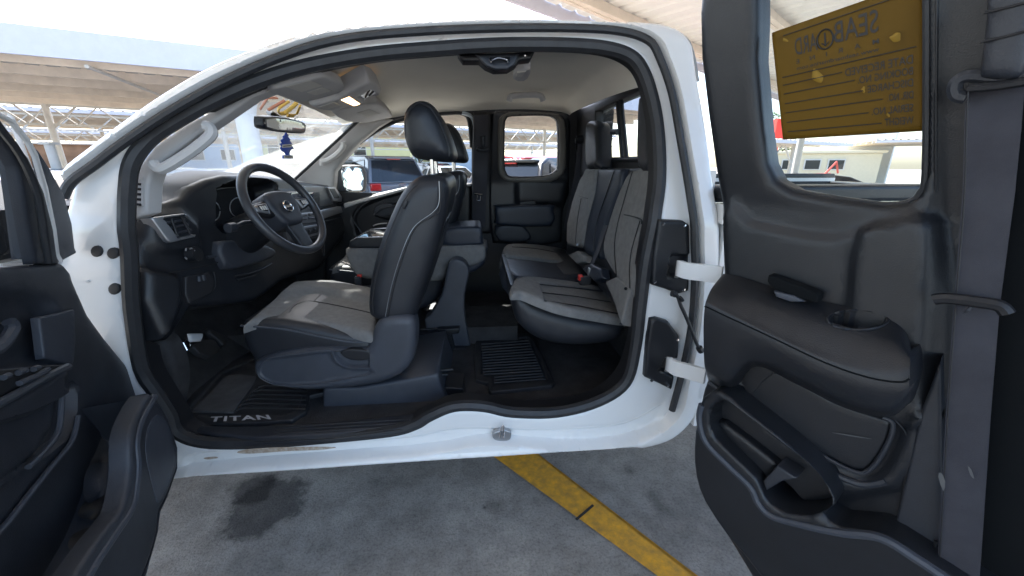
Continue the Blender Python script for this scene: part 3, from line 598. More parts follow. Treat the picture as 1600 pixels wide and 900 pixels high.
fc = slab('seat_cushion', RT_, [(788,390),(789,383),(800,379),(840,381),(880,388),(888,398),(912,412),(870,407),(830,402),(793,398)], FAB, rb, off=.03, depth=.07, rnd=.02, sm=2, step=.03)
lines('cushion_seam', RT_, [[(800,386),(840,389),(886,398)]], .003, DARK, fc, off=.03)
fb = MB(); fb.add([(.165, 1.95, .93), (.165, 2.62, .93), (.165, 2.62, .78), (.165, 1.95, .78), (.6, 1.95, .93), (.6, 2.62, .93), (.6, 2.62, .78), (.6, 1.95, .78)], [(0,1,2,3),(4,7,6,5),(0,4,5,1),(3,2,6,7),(0,3,7,4),(1,5,6,2)])
fb.build('bench_base', LEATH, rb, bevel=.02)
# backrests on the back wall
b0 = Vector((.552, 2, .93)); b1 = Vector((.635, 2, 1.46)); V_ = (b1-b0).normalized()
RBK = Surf(b0, (0, 1, 0), V_, Vector((-V_.z, 0, V_.x)))
bk = slab('rear_backrest', RBK, [(948,262),(930,262),(914,264),(905,290),(893,330),(886,372),(884,400),(905,415),(1000,520),(1000,440),(1010,380),(1018,262)], LEATH, T, off=-.02, depth=.08, rnd=.01, sm=1, step=.05, umin=-.72)
g1 = slab('backrest_panel', RBK, [(943,405),(941,380),(948,352),(962,308),(978,272),(990,264),(1030,262),(1040,330),(1030,440),(1020,520),(985,470),(965,440)], FAB, bk, off=.03, depth=.07, rnd=.025, sm=2, step=.025, umin=-.71)
lines('backrest_seam', RBK, [[(988,268),(976,310),(965,350),(960,385),(963,430)], [(975,335),(1000,342),(1002,350)], [(1000,345),(985,400),(984,450)]], .0022, DARK, g1, off=.032)
g2 = slab('backrest_panel', RBK, [(932,263),(972,263),(968,290),(948,345),(938,385),(934,404),(915,395),(908,385),(912,345),(925,300)], BLUEL, bk, off=.012, depth=.06, rnd=.015, sm=1, step=.03)
lines('backrest_seam', RBK, [[(960,266),(945,310),(932,350),(926,392)]], .002, DARK, g2, off=.014)
g3 = slab('backrest_panel', RBK, [(915,264),(930,263),(925,300),(913,345),(907,384),(898,386),(884,382),(885,350),(893,315),(905,280)], FAB, bk, off=.03, depth=.07, rnd=.018, sm=1, step=.03)
lines('backrest_seam', RBK, [[(904,306),(918,310)], [(908,310),(902,345),(899,380)]], .002, DARK, g3, off=.031)
slab('lower_flap', RBK, [(944,440),(962,432),(985,452),(995,500),(980,520),(958,470)], FAB, bk, off=.035, depth=.03, rnd=.01, sm=1, step=.03, umin=-.70)
slab('lower_flap', RBK, [(886,398),(901,392),(913,400),(915,410),(900,412)], FAB, bk, off=.035, depth=.03, rnd=.01, sm=1, step=.03, umin=-.70)
slab('lower_flap', RBK, [(908,420),(922,412),(938,420),(940,435),(928,440)], BLUEL, bk, off=.03, depth=.03, rnd=.01, sm=1, step=.03)
lines('anchor_bolt', RBK, [[(977,451),(978,451)], [(901,382),(902,382)]], .006, CHR, bk, off=.045, sm=1)
for pts, dd in (([(913,260),(913,205),(916,190),(922,187),(929,190),(932,205),(932,258),(924,261)], .05), ([(993,262),(992,200),(994,160),(999,147),(1006,145),(1014,152),(1017,200),(1017,262)], .06)):
    slab('rear_headrest', RBK, pts, LEATH, bk, off=.04, depth=dd, rnd=.03, sm=3, step=.02, umin=-.64)
# belt and buckle on the bench
p = [RBK.px(x, y, .02) for x, y in ((944,352),(930,395),(922,412),(921,425))]; q2 = [RBK.px(x+6, y, .02) for x, y in ((944,352),(930,395),(922,412),(920,425))]
lb = ribbon('lap_belt', p, q2, WEB, T)
bm_ = MB(); pp = RT_.px(914, 438, .06); bm_.box(pp, (.05, .03, .04)); bb = bm_.build('rear_buckle', PLAS, T, bevel=.004)
bm_ = MB(); bm_.box(pp+Vector((-.022, 0, .014)), (.022, .026, .026)); bm_.build('release_button', RED, bb, bevel=.004)
bm_ = MB(); pp = RT_.px(921, 428, .08); bm_.box(pp, (.012, .03, .06)); bm_.build('buckle_tongue', SILV, lb, bevel=.003)
# ---------------------------------------------------------------- back window wall
RW = Surf((.69, 2, 1.5), (0, 1, 0), (-.06, 0, 1), (-1, 0, -.06))
rwn = [(930,174),(1004,139),(1022,130),(1026,244),(1000,250),(928,250)]
wl = relief('rear_wall_trim', RW, [(884,178),(935,158),(1005,122),(1036,106),(1044,120),(1044,262),(1000,270),(884,275)], DARK, T, holes=[rwn], depth=.04, rnd=.01, sm=1, step=.04, hrnd=.008)
slab('rear_glass', RW, rwn, GLASS, wl, off=-.03, depth=.004, sm=1, step=.2)
lines('window_divider', RW, [[(965,156),(973,250)], [(970,154),(979,250)]], .012, PLAS, wl, off=-.012, sm=1)
lines('slider_latch', RW, [[(957,206),(966,206)]], .014, PLAS, wl, off=.01, sm=1)
lines('lower_rail', RW, [[(936,250),(1030,248)]], .012, PLAS, wl, off=0, sm=1)
lp_ = [FS.px(x, y, .12) for x, y in ((903,222),(898,270),(888,320),(880,360))]; rp_ = [FS.px(x, y, .12) for x, y in ((912,222),(908,270),(896,320),(888,360))]
ribbon('rear_shoulder_belt', lp_, rp_, WEBG, T, .003)
lines('belt_guide', FS, [[(899,220),(913,219)], [(901,216),(911,215)]], .018, PLAS, T, off=.13, sm=1)
# ---------------------------------------------------------------- far side: quarter wall, rear door, front door
fw = [(525,300),(525,262),(540,240),(560,224),(600,198),(640,184),(700,177),(724,178),(733,190),(737,230),(737,286),(640,292),(600,302)]
rw_ = [(787,200),(790,185),(800,180),(850,179),(868,184),(873,200),(873,255),(868,268),(850,276),(800,277),(790,270),(787,255)]
far = relief('far_side_wall', FS, [(340,620),(340,330),(500,330),(508,250),(560,200),(640,170),(780,160),(960,164),(960,620),(760,620),(500,620)], DARK, T, off=-.03, depth=.03, sm=1, holes=[fw, rw_], step=.05)
slab('passenger_glass', FS, fw, GLASSC, far, off=-.07, depth=.004, sm=1, step=.3); slab('quarter_glass', FS, rw_, GLASSC, far, off=-.07, depth=.004, sm=1, step=.3)
slab('far_outer_skin', FS, [(500,340),(500,312),(530,318),(600,305),(640,295),(737,290),(787,290),(900,290),(900,480),(500,480)], WHITE, far, off=-.09, depth=.03, sm=1, step=.2)
wr = relief('window_surround', FS, [(778,200),(781,183),(795,175),(820,174),(862,175),(878,182),(885,200),(884,262),(876,276),(858,285),(800,285),(783,276),(778,260)], TRIM, far, off=.02, depth=.05, rnd=.02, holes=[rw_], hrnd=.02, sm=2, step=.02)
MATS['rear_trim'] = mat('taupe_trim', (.16, .15, .135), .6, bump=.2, bscale=700); wr.data.materials[0] = MATS['rear_trim']
lines('window_gasket', FS, [rw_], .008, RUB, far, off=.0, closed=True, sm=3)
lines('window_gasket', FS, [fw[1:10]], .012, RUB, far, off=.0, sm=3)
lines('door_frame_edge', FS, [[(722,176),(738,184),(742,210),(742,282)]], .012, mat('pale_blue_paint', (.45, .52, .58), .3), far, off=.01, sm=3)
# far rear door trim
fr = relief('far_rear_door_panel', FS, [(768,178),(775,172),(885,176),(892,190),(890,300),(880,330),(878,378),(840,386),(770,380),(762,330),(764,240)], PLAS, T, off=-.005, depth=.02, rnd=.02, holes=[[(778,200),(781,183),(795,175),(820,174),(862,175),(878,182),(885,200),(884,262),(876,276),(858,285),(800,285),(783,276),(778,260)]], sm=1, step=.03, feats=[([(808,282),(888,282),(880,320),(808,320)], .03, .04, 1)])
am = slab('door_armrest', FS, [(774,326),(780,322),(862,320),(865,328),(862,354),(780,352),(775,345)], BLUEL, fr, off=.10, depth=.10, rnd=.02, sm=2, step=.03)
slab('armrest_pocket', FS, [(775,354),(812,352),(822,358),(830,370),(822,378),(780,377)], PLAS2, fr, off=.07, depth=.06, rnd=.015, sm=2, step=.03)
slab('inner_handle', FS, [(813,315),(837,313),(839,321),(811,322)], DARK, fr, off=.05, depth=.02, rnd=.006, sm=1, step=.03)
bl = ribbon('far_belt', [FS.px(x, y, .10) for x, y in ((741,180),(740,260),(739,300),(738,355))], [FS.px(x, y, .10) for x, y in ((762,180),(762,260),(760,300),(758,355))], WEB, T, .004)
bl2 = slab('belt_pillar_trim', FS, [(739,175),(768,175),(768,365),(736,365)], DARK, T, off=.05, depth=.05, rnd=.02, sm=1, step=.06)
lines('belt_guide', FS, [[(745,231),(750,235),(764,234)]], .012, PLAS2, bl, off=.12, sm=1); slab('belt_height_adjuster', FS, [(751,212),(758,212),(758,231),(751,231)], PLAS2, bl, off=.115, depth=.03, rnd=.01, sm=1, step=.02)
tgm = MB(); line(tgm, FS, [(741,303),(754,304)], .007, off=.125, sm=1); line(tgm, FS, [(745,305),(745,313),(751,313),(751,305)], .004, off=.125, sm=1); tgm.build('belt_tongue', CHR, bl)
# far front door
ff = relief('far_front_door_panel', FS, [(505,322),(540,316),(590,302),(640,291),(735,286),(738,300),(738,420),(700,470),(560,480),(505,460)], PLAS, T, off=.0, depth=.06, rnd=.03, sm=1, step=.03, feats=[([(556,338),(580,318),(620,305),(660,300),(662,360),(600,400),(572,385)], -.04, .03, 2), ([(580,332),(600,322),(640,316),(645,338),(600,345)], .03, .03, 2)])
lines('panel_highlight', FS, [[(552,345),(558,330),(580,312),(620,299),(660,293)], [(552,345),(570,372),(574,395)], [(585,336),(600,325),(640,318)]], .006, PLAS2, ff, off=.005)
slab('grab_cavity', FS, [(586,322),(612,317),(616,330),(606,338),(586,337)], PLAS2, ff, off=-.005, depth=.02, rnd=.008, sm=2, step=.03)
lines('chrome_lever', FS, [[(583,353),(592,350),(605,349)]], .005, SILV, ff, off=.005)
slab('belt_line_trim', FS, [(536,318),(560,312),(600,302),(640,291),(737,287),(737,291),(640,296),(600,307),(560,318),(538,326)], TRIM, ff, off=.015, depth=.04, rnd=.008, sm=1, step=.04)
mb = MB(); mb.tube([FS.px(519, 254, -.02), FS.px(519, 300, -.02)], .018, 8); mb.tube([FS.px(511, 256, -.02), FS.px(511, 300, -.02)], .008, 8); mb.build('quarter_window_bar', DARK, far)
# passenger side mirror
PM = Surf((0, 3.10, 0), X, Z, Vector((.25, -1, .05)))
mm = slab('far_side_mirror', PM, [(521,272),(524,262),(534,258),(562,258),(570,264),(573,275),(572,295),(566,300),(534,302),(526,298),(523,290)], PLAS2, T, depth=.05, rnd=.02, sm=3, step=.02)
mg = slab('mirror_glass', PM, [(533,270),(536,262),(545,260),(560,261),(566,266),(568,280),(567,294),(562,299),(545,299),(537,292)], MIRR, mm, off=.002, depth=.004, rnd=.001, sm=2, step=.05)
mb = MB(); mb.tube([PM.px(530,296,-.06), PM.px(512,306,-.05)], .03, 10); mb.build('mirror_arm', DARK, mm)
# ================================================================ OPEN REAR DOOR (right of the picture)
dr = Vector((.53, -.848, 0)).normalized(); dn = Vector((-.848, -.53, 0)).normalized()
RD = Surf((.655, 1.02, 0), dr, Z, dn, lambda u, v: .18*max(0, v-1.38))
gh = [(1181,-60),(1182,25),(1180,90),(1190,200),(1198,255),(1212,282),(1240,298),(1300,309),(1380,320),(1420,315),(1438,300),(1446,270),(1448,100),(1446,-60),(1430,-140),(1380,-170),(1260,-140),(1200,-110)]
ro = [(1108,-180),(1096,-60),(1090,20),(1092,90),(1103,180),(1116,270),(1128,350),(1131,430),(1118,520),(1110,590),(1090,640),(1084,700),(1110,790),(1180,905),(1260,1010),(1800,1500),(1920,1500),(2100,900),(2100,-300),(1700,-330),(1300,-260)]
rdoor = relief('rear_door', RD, ro, PLAS, T, off=0, depth=.05, rnd=.022, holes=[gh], hrnd=.022, hdepth=.03, step=.014, sm=1,
    feats=[([(1120,345),(1170,350),(1240,365),(1300,372),(1345,360),(1365,352),(1460,350),(1462,620),(1400,760),(1100,760)], .012, .03, 2),
           ([(1345,362),(1400,352),(1470,350),(1480,620),(1400,660),(1330,600),(1330,460)], .012, .022, 2),
           ([(1462,-300),(2100,-300),(2100,1500),(1455,1000),(1450,600),(1462,400)], -.02, .03, 1),
           ([(1110,640),(1108,663),(1116,684),(1150,718),(1181,749),(1194,778),(1216,797),(1251,806),(1282,803),(1298,790),(1292,766),(1263,729),(1208,684),(1158,646),(1128,626)], -.10, .012, 2),
           ([(1100,590),(1200,664),(1267,712),(1313,740),(1350,752),(1385,735),(1410,690),(1440,640),(1600,660),(1600,1000),(1100,1000)], .015, .02, 2)])
slab('rear_door_glass', RD, gh, GLASS, rdoor, off=-.035, depth=.004, sm=1, step=.3)
lines('window_gasket', RD, [gh], .006, RUB, rdoor, off=-.02, closed=True, sm=4)
sk = relief('door_skin', Surf((.655-dn.x*.10, 1.02-dn.y*.10, 0), dr, Z, dn, lambda u, v: .18*max(0, v-1.38)), [(1125,-180),(1112,-60),(1106,20),(1108,90),(1118,180),(1131,270),(1142,350),(1146,430),(1130,600),(1110,700),(1130,790),(1200,905),(1260,1000),(1700,1400),(1900,900),(1900,-300),(1700,-330),(1300,-260)], WHITE, rdoor, holes=[[(1170,-70),(1172,25),(1175,90),(1180,200),(1186,262),(1205,290),(1240,308),(1300,320),(1380,330),(1425,324),(1450,305),(1460,270),(1462,100),(1456,-60),(1440,-150),(1380,-180),(1260,-150),(1190,-115)]], depth=.01, rnd=.01, sm=1, step=.06)
# arm rest with cup holder
rowsA = [(.018, [(1129,429),(1133,428),(1155,432),(1200,446),(1290,472),(1375,490),(1412,512),(1424,540)]),
 (.085, [(1112,450),(1118,450),(1145,462),(1190,474),(1280,504),(1362,528),(1405,538),(1423,550)]),
 (.120, [(1104,468),(1108,468),(1132,480),(1192,508),(1284,548),(1352,568),(1402,574),(1422,572)]),
 (.130, [(1101,480),(1105,480),(1130,492),(1195,522),(1290,567),(1358,590),(1405,597),(1421,592)]),
 (.130, [(1099,510),(1103,512),(1128,526),(1190,540),(1280,585),(1352,612),(1402,618),(1420,610)]),
 (.115, [(1100,560),(1104,570),(1134,584),(1178,562),(1245,588),(1328,628),(1388,640),(1418,622)]),
 (.085, [(1103,578),(1108,588),(1140,600),(1178,568),(1240,594),(1322,634),(1388,648),(1418,628)]),
 (.0, [(1106,590),(1112,600),(1146,610),(1182,574),(1242,600),(1324,640),(1388,652),(1420,632)])]
rr_ = []
for o_, p_ in rowsA:
    q = smooth_poly(p_, 6, False); rr_.append([RD.px(x, y, o_) for x, y in q]+[RD.px(q[-1][0], q[-1][1], o_)+RD.N*(-o_)*.6+RD.U*.004, RD.px(q[-1][0], q[-1][1], o_)-RD.N*o_])
    rr_[-1][0] = rr_[-1][0]-RD.N*o_*.9
arr = np.array([[tuple(c_) for c_ in r_] for r_ in rr_]); out_ = []
for j in range(arr.shape[1]): out_.append(smooth_poly(arr[:, j], 7, False))
arr = np.array(out_); nj, ni = arr.shape[:2]
v = [tuple(arr[j, i]) for j in range(nj) for i in range(ni)]; f = []
def proj(p):
    d = Vector(p)-E0; z_ = d.dot(FW); return (800+F*d.dot(RT)/z_, 450-F*d.dot(UP)/z_)
vp = np.array([proj(p) for p in v]); vd = np.array([(Vector(p)-E0).dot(FW) for p in v])
def on_arm(px, py):
    d_ = np.hypot(vp[:, 0]-px, vp[:, 1]-py); k_ = np.argsort(d_)[:4]; w_ = 1/(d_[k_]+.3); return E0+ray(px, py)*float((vd[k_]*w_).sum()/w_.sum())
def in_cup(k_): return ((vp[k_][0]-1340)/46)**2+((vp[k_][1]-500)/15)**2 < 1
for j in range(nj-1):
    for i in range(ni-1):
        q = (j*ni+i, (j+1)*ni+i, (j+1)*ni+i+1, j*ni+i+1)
        if sum(in_cup(k) for k in q) >= 3: continue
        f.append(q)
ar = link('door_armrest', v, f, PLAS, rdoor, True, 70)
nn_ = 28; ang_ = [2*math.pi*k/nn_ for k in range(nn_)]
rim_ = [on_arm(1340+47*math.cos(a_), 500+15.5*math.sin(a_)) for a_ in ang_]; rc_ = sum(rim_, Vector())/nn_
cv = []
for s_, z_ in ((1.02, 0), (.97, -.006), (.93, -.03), (.85, -.075), (.02, -.077)): cv += [rc_+(p_-rc_)*s_+Vector((0, 0, z_)) for p_ in rim_]
link('cup_holder', cv, [(a_*nn_+k, a_*nn_+(k+1) % nn_, (a_+1)*nn_+(k+1) % nn_, (a_+1)*nn_+k) for a_ in range(4) for k in range(nn_)], DARK, ar, True, 50)
mb = MB(); mb.tube(rim_, .003, 8, True); mb.build('cup_holder_rim', PLAS, ar)
mb = MB(); mb.tube([Vector(p_)+RD.N*.0003 for p_ in arr[1:-2, 21]], .0018, 6); mb.build('armrest_seam', MATTE, ar)
pl_ = slab('pull_handle', RD, [(1200,432),(1210,433),(1273,457),(1278,465),(1275,474),(1262,470),(1205,450)], MATTE, rdoor, off=.058, depth=.03, rnd=.004, sm=2, step=.01)
slab('handle_lever', RD, [(1208,455),(1240,462),(1258,472),(1235,472),(1212,464)], PLAS3, pl_, off=.062, depth=.01, rnd=.003, sm=1, step=.01)
# recessed insert under the arm rest
slab('lower_insert', RD, [(1163,600),(1190,585),(1225,585),(1300,628),(1380,655),(1391,660),(1384,690),(1360,727),(1335,733),(1270,700),(1220,668),(1180,633)], PLAS, rdoor, off=.018, depth=.02, rnd=.006, sm=2, step=.02)
lines('insert_edge', RD, [[(1162,612),(1180,636),(1220,671),(1270,703),(1335,737),(1362,731),(1388,692),(1395,662),(1380,652)]], .005, PLAS2, rdoor, off=.02)
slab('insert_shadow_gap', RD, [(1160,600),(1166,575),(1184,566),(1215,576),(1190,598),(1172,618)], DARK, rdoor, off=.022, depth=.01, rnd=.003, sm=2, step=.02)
lines('panel_ledge', RD, [[(1108,596),(1160,636),(1210,678),(1267,720),(1313,745),(1350,757),(1385,752)]], .008, PLAS2, rdoor, off=.024)  # lighter raised line puts the ledge's highlight into colour and shape
# map pocket: a raised shell with a deep opening
pk = [(1098,622),(1088,650),(1083,700),(1086,745),(1100,785),(1135,838),(1163,870),(1215,935),(1330,1060),(1600,1300),(1700,1250),(1640,1010),(1560,950),(1459,885),(1430,866),(1375,834),(1313,826),(1286,806),(1302,792),(1296,768),(1264,728),(1210,680),(1160,640),(1125,612)]
cav = [(1110,640),(1108,663),(1116,684),(1150,718),(1181,749),(1194,778),(1216,797),(1251,806),(1282,803),(1298,790),(1292,766),(1263,729),(1208,684),(1158,646),(1128,626)]
pkt = slab('door_pocket', RD, pk, PLAS, rdoor, off=.10, depth=.10, rnd=.012, sm=2, step=.012, holes=[cav], hrnd=.008)
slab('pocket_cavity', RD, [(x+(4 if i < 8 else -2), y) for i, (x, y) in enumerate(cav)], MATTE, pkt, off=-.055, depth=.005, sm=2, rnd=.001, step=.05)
lines('pocket_rim', RD, [[(1097,632),(1093,655),(1103,690),(1138,727),(1172,760),(1185,786),(1206,806),(1255,820),(1313,832),(1375,840),(1430,872),(1462,893),(1560,960)]], .0095, PLAS3, pkt, off=.098)
slab('pocket_divider', RD, [(1192,752),(1214,728),(1245,748),(1222,752),(1197,767)], PLAS2, pkt, off=.085, depth=.05, rnd=.004, sm=1, step=.01)
slab('pocket_tray_wall', RD, [(1120,664),(1132,662),(1210,722),(1214,730),(1198,748),(1190,745),(1140,690)], PLAS, pkt, off=.055, depth=.02, rnd=.012, sm=2, step=.012)
lines('panel_seam', RD, [[(1397,655),(1420,700),(1398,835)], [(1352,838),(1340,900),(1330,960)]], .0016, DARK, rdoor, off=.022)
lines('panel_seam', RD, [[(1396,830),(1459,870),(1462,845)]], .003, DARK, rdoor, off=.04, sm=1)
for q_ in ([(1300,676),(1330,680),(1362,686),(1330,682)], [(1466,745),(1470,738),(1477,752),(1474,768)], [(1512,728),(1518,735),(1522,748),(1516,742)]):
    slab('scuff', RD, q_, mat('pale_scuff', (.10, .10, .10), .8), rdoor, off=.0215 if q_[0][0] < 1400 else .064, depth=.001, rnd=0, sm=2, step=.01)
# pillar edge at the front of the door, belt, guides
slab('belt_cover', RD, [(1440,640),(1470,560),(1478,1100),(1415,1000),(1396,830)], PLAS2, rdoor, off=.03, depth=.03, rnd=.006, sm=1, step=.03)
slab('door_front_edge', RD, [(1540,-300),(1960,-300),(2000,1400),(1480,1400),(1500,900),(1535,600),(1560,300)], MATTE, rdoor, off=.012, depth=.02, rnd=.01, sm=1, step=.06)
Lb = [(1510,134),(1507,200),(1504,300),(1491,470),(1478,650),(1464,900),(1452,1100)]; Rb = [(1602,118),(1596,200),(1586,300),(1562,480),(1548,650),(1531,900),(1520,1100)]
oo = [.03, .035, .04, .055, .05, .06, .06]
sb = ribbon('shoulder_belt', [RD.px(*p, o) for p, o in zip(Lb, oo)], [RD.px(*p, o) for p, o in zip(Rb, oo)], WEBG, rdoor, .003)
lines('belt_selvedge', RD, [[(x+3, y) for x, y in Lb], ], .0012, DARK, sb, off=.062, sm=3)
lines('belt_guide', RD, [[(1610,112),(1560,120),(1518,118),(1499,124),(1492,136),(1496,149),(1510,152)]], .010, PLAS2, rdoor, off=.05, sm=4)
lines('belt_guide_bar', RD, [[(1512,138),(1560,134),(1620,124)]], .007, DARK, rdoor, off=.058, sm=2)
slab('height_adjuster', RD, [(1546,-30),(1541,20),(1534,80),(1531,112),(1538,120),(1575,122),(1600,110),(1612,60),(1620,-30)], PLAS2, rdoor, off=.075, depth=.06, rnd=.014, sm=2, step=.02)
lines('adjuster_groove', RD, [[(1538,20),(1580,10),(1618,0)], [(1532,66),(1575,56),(1612,46)]], .002, DARK, rdoor, off=.0765, sm=1)
lines('lower_belt_guide', RD, [[(1459,468),(1480,466),(1530,472),(1562,478),(1574,490)]], .010, DARK, rdoor, off=.085, sm=3)
lines('guide_stud', RD, [[(1512,482),(1516,484)]], .010, PLAS2, rdoor, off=.072, sm=1)
lines('upper_crease', RD, [[(1465,-100),(1462,300)]], .002, PLAS, rdoor, off=-.01, sm=1)
# hinges and check strap
def hinge(pa, pb, h, off0):
    a = [BS.px(x, y, o_) for (x, y), o_ in zip(pa, off0)]
    e = RD.px(*pb, -.03); a = a+[a[-1].lerp(e, .12)+Vector((0, -.02, 0)), a[-1].lerp(e, .5)+Vector((.0, -.01, 0)), e]
    L = smooth_poly([tuple(p) for p in a], 5, False); up = Vector((0, 0, h/2))
    return ribbon('door_hinge', [Vector(p)+up for p in L], [Vector(p)-up for p in L], WHITE, truck, .012)
hinge([(1058,424),(1060,419)], (1128,430), .05, (-.03, .045))
hinge([(1042,572),(1044,568)], (1102,588), .05, (-.03, .045))
lines('check_strap', BS, [[(1050,458),(1058,462),(1064,478),(1072,495),(1082,520),(1090,540),(1096,550)]], .006, RUB, truck, off=.03)
lines('strap_end', BS, [[(1050,458),(1056,460)], [(1063,468),(1066,466)], [(1092,543),(1096,549)]], .011, RUB, truck, off=.03, sm=1)
# ================================================================ OPEN FRONT DOOR (left of the picture)
fd = Vector((.33, -.944, 0)).normalized(); fn_ = Vector((.944, .33, 0)).normalized()
FD = Surf((-1.09, 1.12, 0), fd, Z, fn_, lambda u, v: .15*max(0, v-1.25))
fdoor = relief('front_door', FD, [(-500,430),(0,416),(60,413),(100,410),(110,413),(118,440),(140,490),(165,525),(205,575),(225,600),(245,640),(262,740),(250,830),(232,900),(200,980),(-500,1500)], PLAS2, T, off=0, depth=.08, rnd=.02, sm=1, step=.02,
    feats=[([(-200,470),(-20,462),(30,468),(58,485),(66,520),(55,550),(20,575),(-200,640)], -.03, .03, 2),
           ([(-300,760),(0,635),(60,600),(105,574),(112,590),(112,640),(95,690),(48,735),(-300,980)], .03, .025, 2),
           ([(-300,760),(0,655),(60,625),(92,602),(98,620),(92,670),(45,715),(-300,900)], -.025, .015, 2)])
slab('switch_panel', FD, [(-200,640),(0,577),(60,571),(104,569),(100,576),(60,590),(0,622),(-200,715)], DARK, fdoor, off=.035, depth=.03, rnd=.006, sm=1, step=.03)
lines('window_switch', FD, [[(28,583),(38,578),(40,580)], [(52,577),(60,574)], [(5,590),(14,586)], [(30,599),(60,586),(75,577)]], .006, PLAS3, fdoor, off=.04, sm=1)
lines('armrest_trim_strip', FD, [[(-200,728),(0,630),(60,596),(106,573)]], .009, BLD, fdoor, off=.04, sm=2)
slab('grey_insert', FD, [(62,496),(90,490),(117,483),(119,530),(116,568),(100,568),(70,560)], PLAS3, fdoor, off=.012, depth=.012, rnd=.004, sm=1, step=.02)
lines('inner_handle', FD, [[(-60,560),(-10,548),(10,530),(20,512),(14,502)]], .012, PLAS3, fdoor, off=.0)
lines('insert_edge', FD, [[(96,620),(92,670),(74,700),(44,730)], [(122,650),(112,690),(80,730),(40,780),(0,830),(-60,880)]], .006, PLAS3, fdoor, off=.012)
# pocket with bottle holders: outer wall stands .15 m off the panel, the tray spans the gap
rim_i = [(232,617),(216,646),(206,680),(206,726),(203,756),(194,794),(165,832),(138,872),(110,915),(60,990)]
out_o = [(240,618),(262,652),(277,700),(277,732),(262,775),(250,800),(247,830),(236,870),(218,915),(190,980)]
fp = slab('door_pocket', FD, out_o+[(150,1060),(20,1060)]+rim_i[::-1], PLAS2, fdoor, off=.15, depth=.03, rnd=.012, sm=2, step=.014)
pocket_end = FD
sk_ = [FD.px(x, y, .15) for x, y in out_o]; sb_ = [p_-fn_*.16 for p_ in sk_]; v = sk_+sb_; k = len(sk_)
link('pocket_side_wall', v, [(i, i+1, k+i+1, k+i) for i in range(k-1)], PLAS2, fp)
Lp = np.array([(217,617),(190,638),(172,660),(158,685),(150,705),(138,730),(128,770),(112,815),(90,860),(50,925),(0,1000)], float); Rp = np.array([(234,620),(217,646),(210,664),(206,685),(206,705),(208,730),(205,770),(196,800),(170,842),(134,900),(80,985)], float)
Lp = smooth_poly(Lp, 3, False); Rp = smooth_poly(Rp, 3, False)
def strip(i0, i1, name, m, parent, da=0, db=.12):
    v = []; f = []; n_ = 7
    for i in range(i0, i1+1):
        for j in range(n_):
            t = j/(n_-1); q = Lp[i]*(1-t)+Rp[i]*t; v.append(FD.px(q[0], q[1], da+(db-da)*t-.03*math.sin(math.pi*t)))
    for i in range(i1-i0):
        for j in range(n_-1): f.append((i*n_+j, i*n_+j+1, (i+1)*n_+j+1, (i+1)*n_+j))
    return link(name, v, f, m, parent, True, 60)
strip(0, 15, 'pocket_end_wall', mat('warm_black_plastic', (.05, .047, .047), .5, bump=.3, bscale=900, bdist=.0006), fp)
strip(15, 30, 'pocket_tray', PLAS3, fp)
def onp(px, py, lift=.006):
    xl = np.interp(py, Lp[:, 1], Lp[:, 0]); xr = np.interp(py, Rp[:, 1], Rp[:, 0]); t = min(1, max(0, (px-xl)/(xr-xl)))
    return FD.px(px, py, .12*t-.03*math.sin(math.pi*t)+lift)
def patch(name, pts, m, lift=.006):
    q = smooth_poly(np.array(pts, float), 4); v = [onp(x, y, lift) for x, y in q]; c_ = onp(*q.mean(0), lift); v.append(c_); n_ = len(q)
    return link(name, v, [(i, (i+1) % n_, n_) for i in range(n_)], m, fp, True, 60)
patch('cup_wall', [(140,728),(170,722),(197,722),(203,745),(199,763),(165,772),(138,786),(130,760)], PLAS2, .012)
patch('cup_opening', [(122,800),(138,780),(168,767),(198,764),(196,785),(190,806),(160,812),(130,810)], DARK, .008)
patch('cup_opening', [(106,850),(116,834),(140,824),(176,820),(165,836),(148,855),(130,862),(112,860)], DARK, .008)
patch('cup_opening', [(50,930),(70,905),(100,890),(134,886),(118,905),(100,930),(70,950)], PLAS2, .010)
lines('pocket_rim', FD, [[(240,620),(220,655),(211,690),(213,725),(211,756),(204,794),(180,832),(152,873),(130,910),(80,990)]], .010, PLAS3, fp, off=.146)
slab('speaker_panel', FD, [(246,648),(262,660),(272,700),(272,730),(250,785),(242,770),(230,720),(228,690),(233,665)], PLAS3, fp, off=.1515, depth=.002, rnd=.0015, sm=2, step=.02)
# window frame and glass
FG = Surf((-1.09, 1.12, 0), fd, Z, fn_, lambda u, v: .30*max(0, v-1.25))
def band(name, L, R, m, off, depth, parent, r=.008): return slab(name, FG, L+R[::-1], m, parent, off=off, depth=depth, rnd=r, sm=1, step=.02)
band('window_frame', [(-300,-220),(0,183),(21,215),(46,245),(71,300),(85,358),(97,412)], [(-300,-160),(0,212),(18,236),(30,262),(37,304),(46,358),(56,412)], PLAS2, .0, .014, fdoor, .008)
lines('weatherstrip', FG, [[(-300,-200),(0,200),(20,225),(42,262),(60,310),(68,360),(76,410)]], .007, RUB, fdoor, off=.012, sm=2)
band('outer_frame_edge', [(-300,-235),(0,174),(22,186),(47,216),(60,240),(76,294),(89,358),(100,408)], [(-300,-225),(0,181),(20,192),(44,222),(56,246),(71,300),(84,358),(95,412)], WHITE, -.012, .005, fdoor, .002)
slab('mirror_sail_cover', FG, [(59,232),(80,266),(101,305),(113,350),(121,395),(97,408),(84,350),(70,290)], PLAS3, fdoor, off=-.02, depth=.01, rnd=.004, sm=1, step=.02)
band('glass_run', [(14,235),(20,245),(28,300),(40,404)], [(24,242),(34,270),(44,330),(56,404)], PLAS3, -.02, .02, fdoor, .004)
slab('front_door_glass', FG, [(-400,-200),(0,200),(20,240),(40,300),(55,410),(-400,430)], GLASSC, fdoor, off=-.03, depth=.004, sm=1, step=.4)
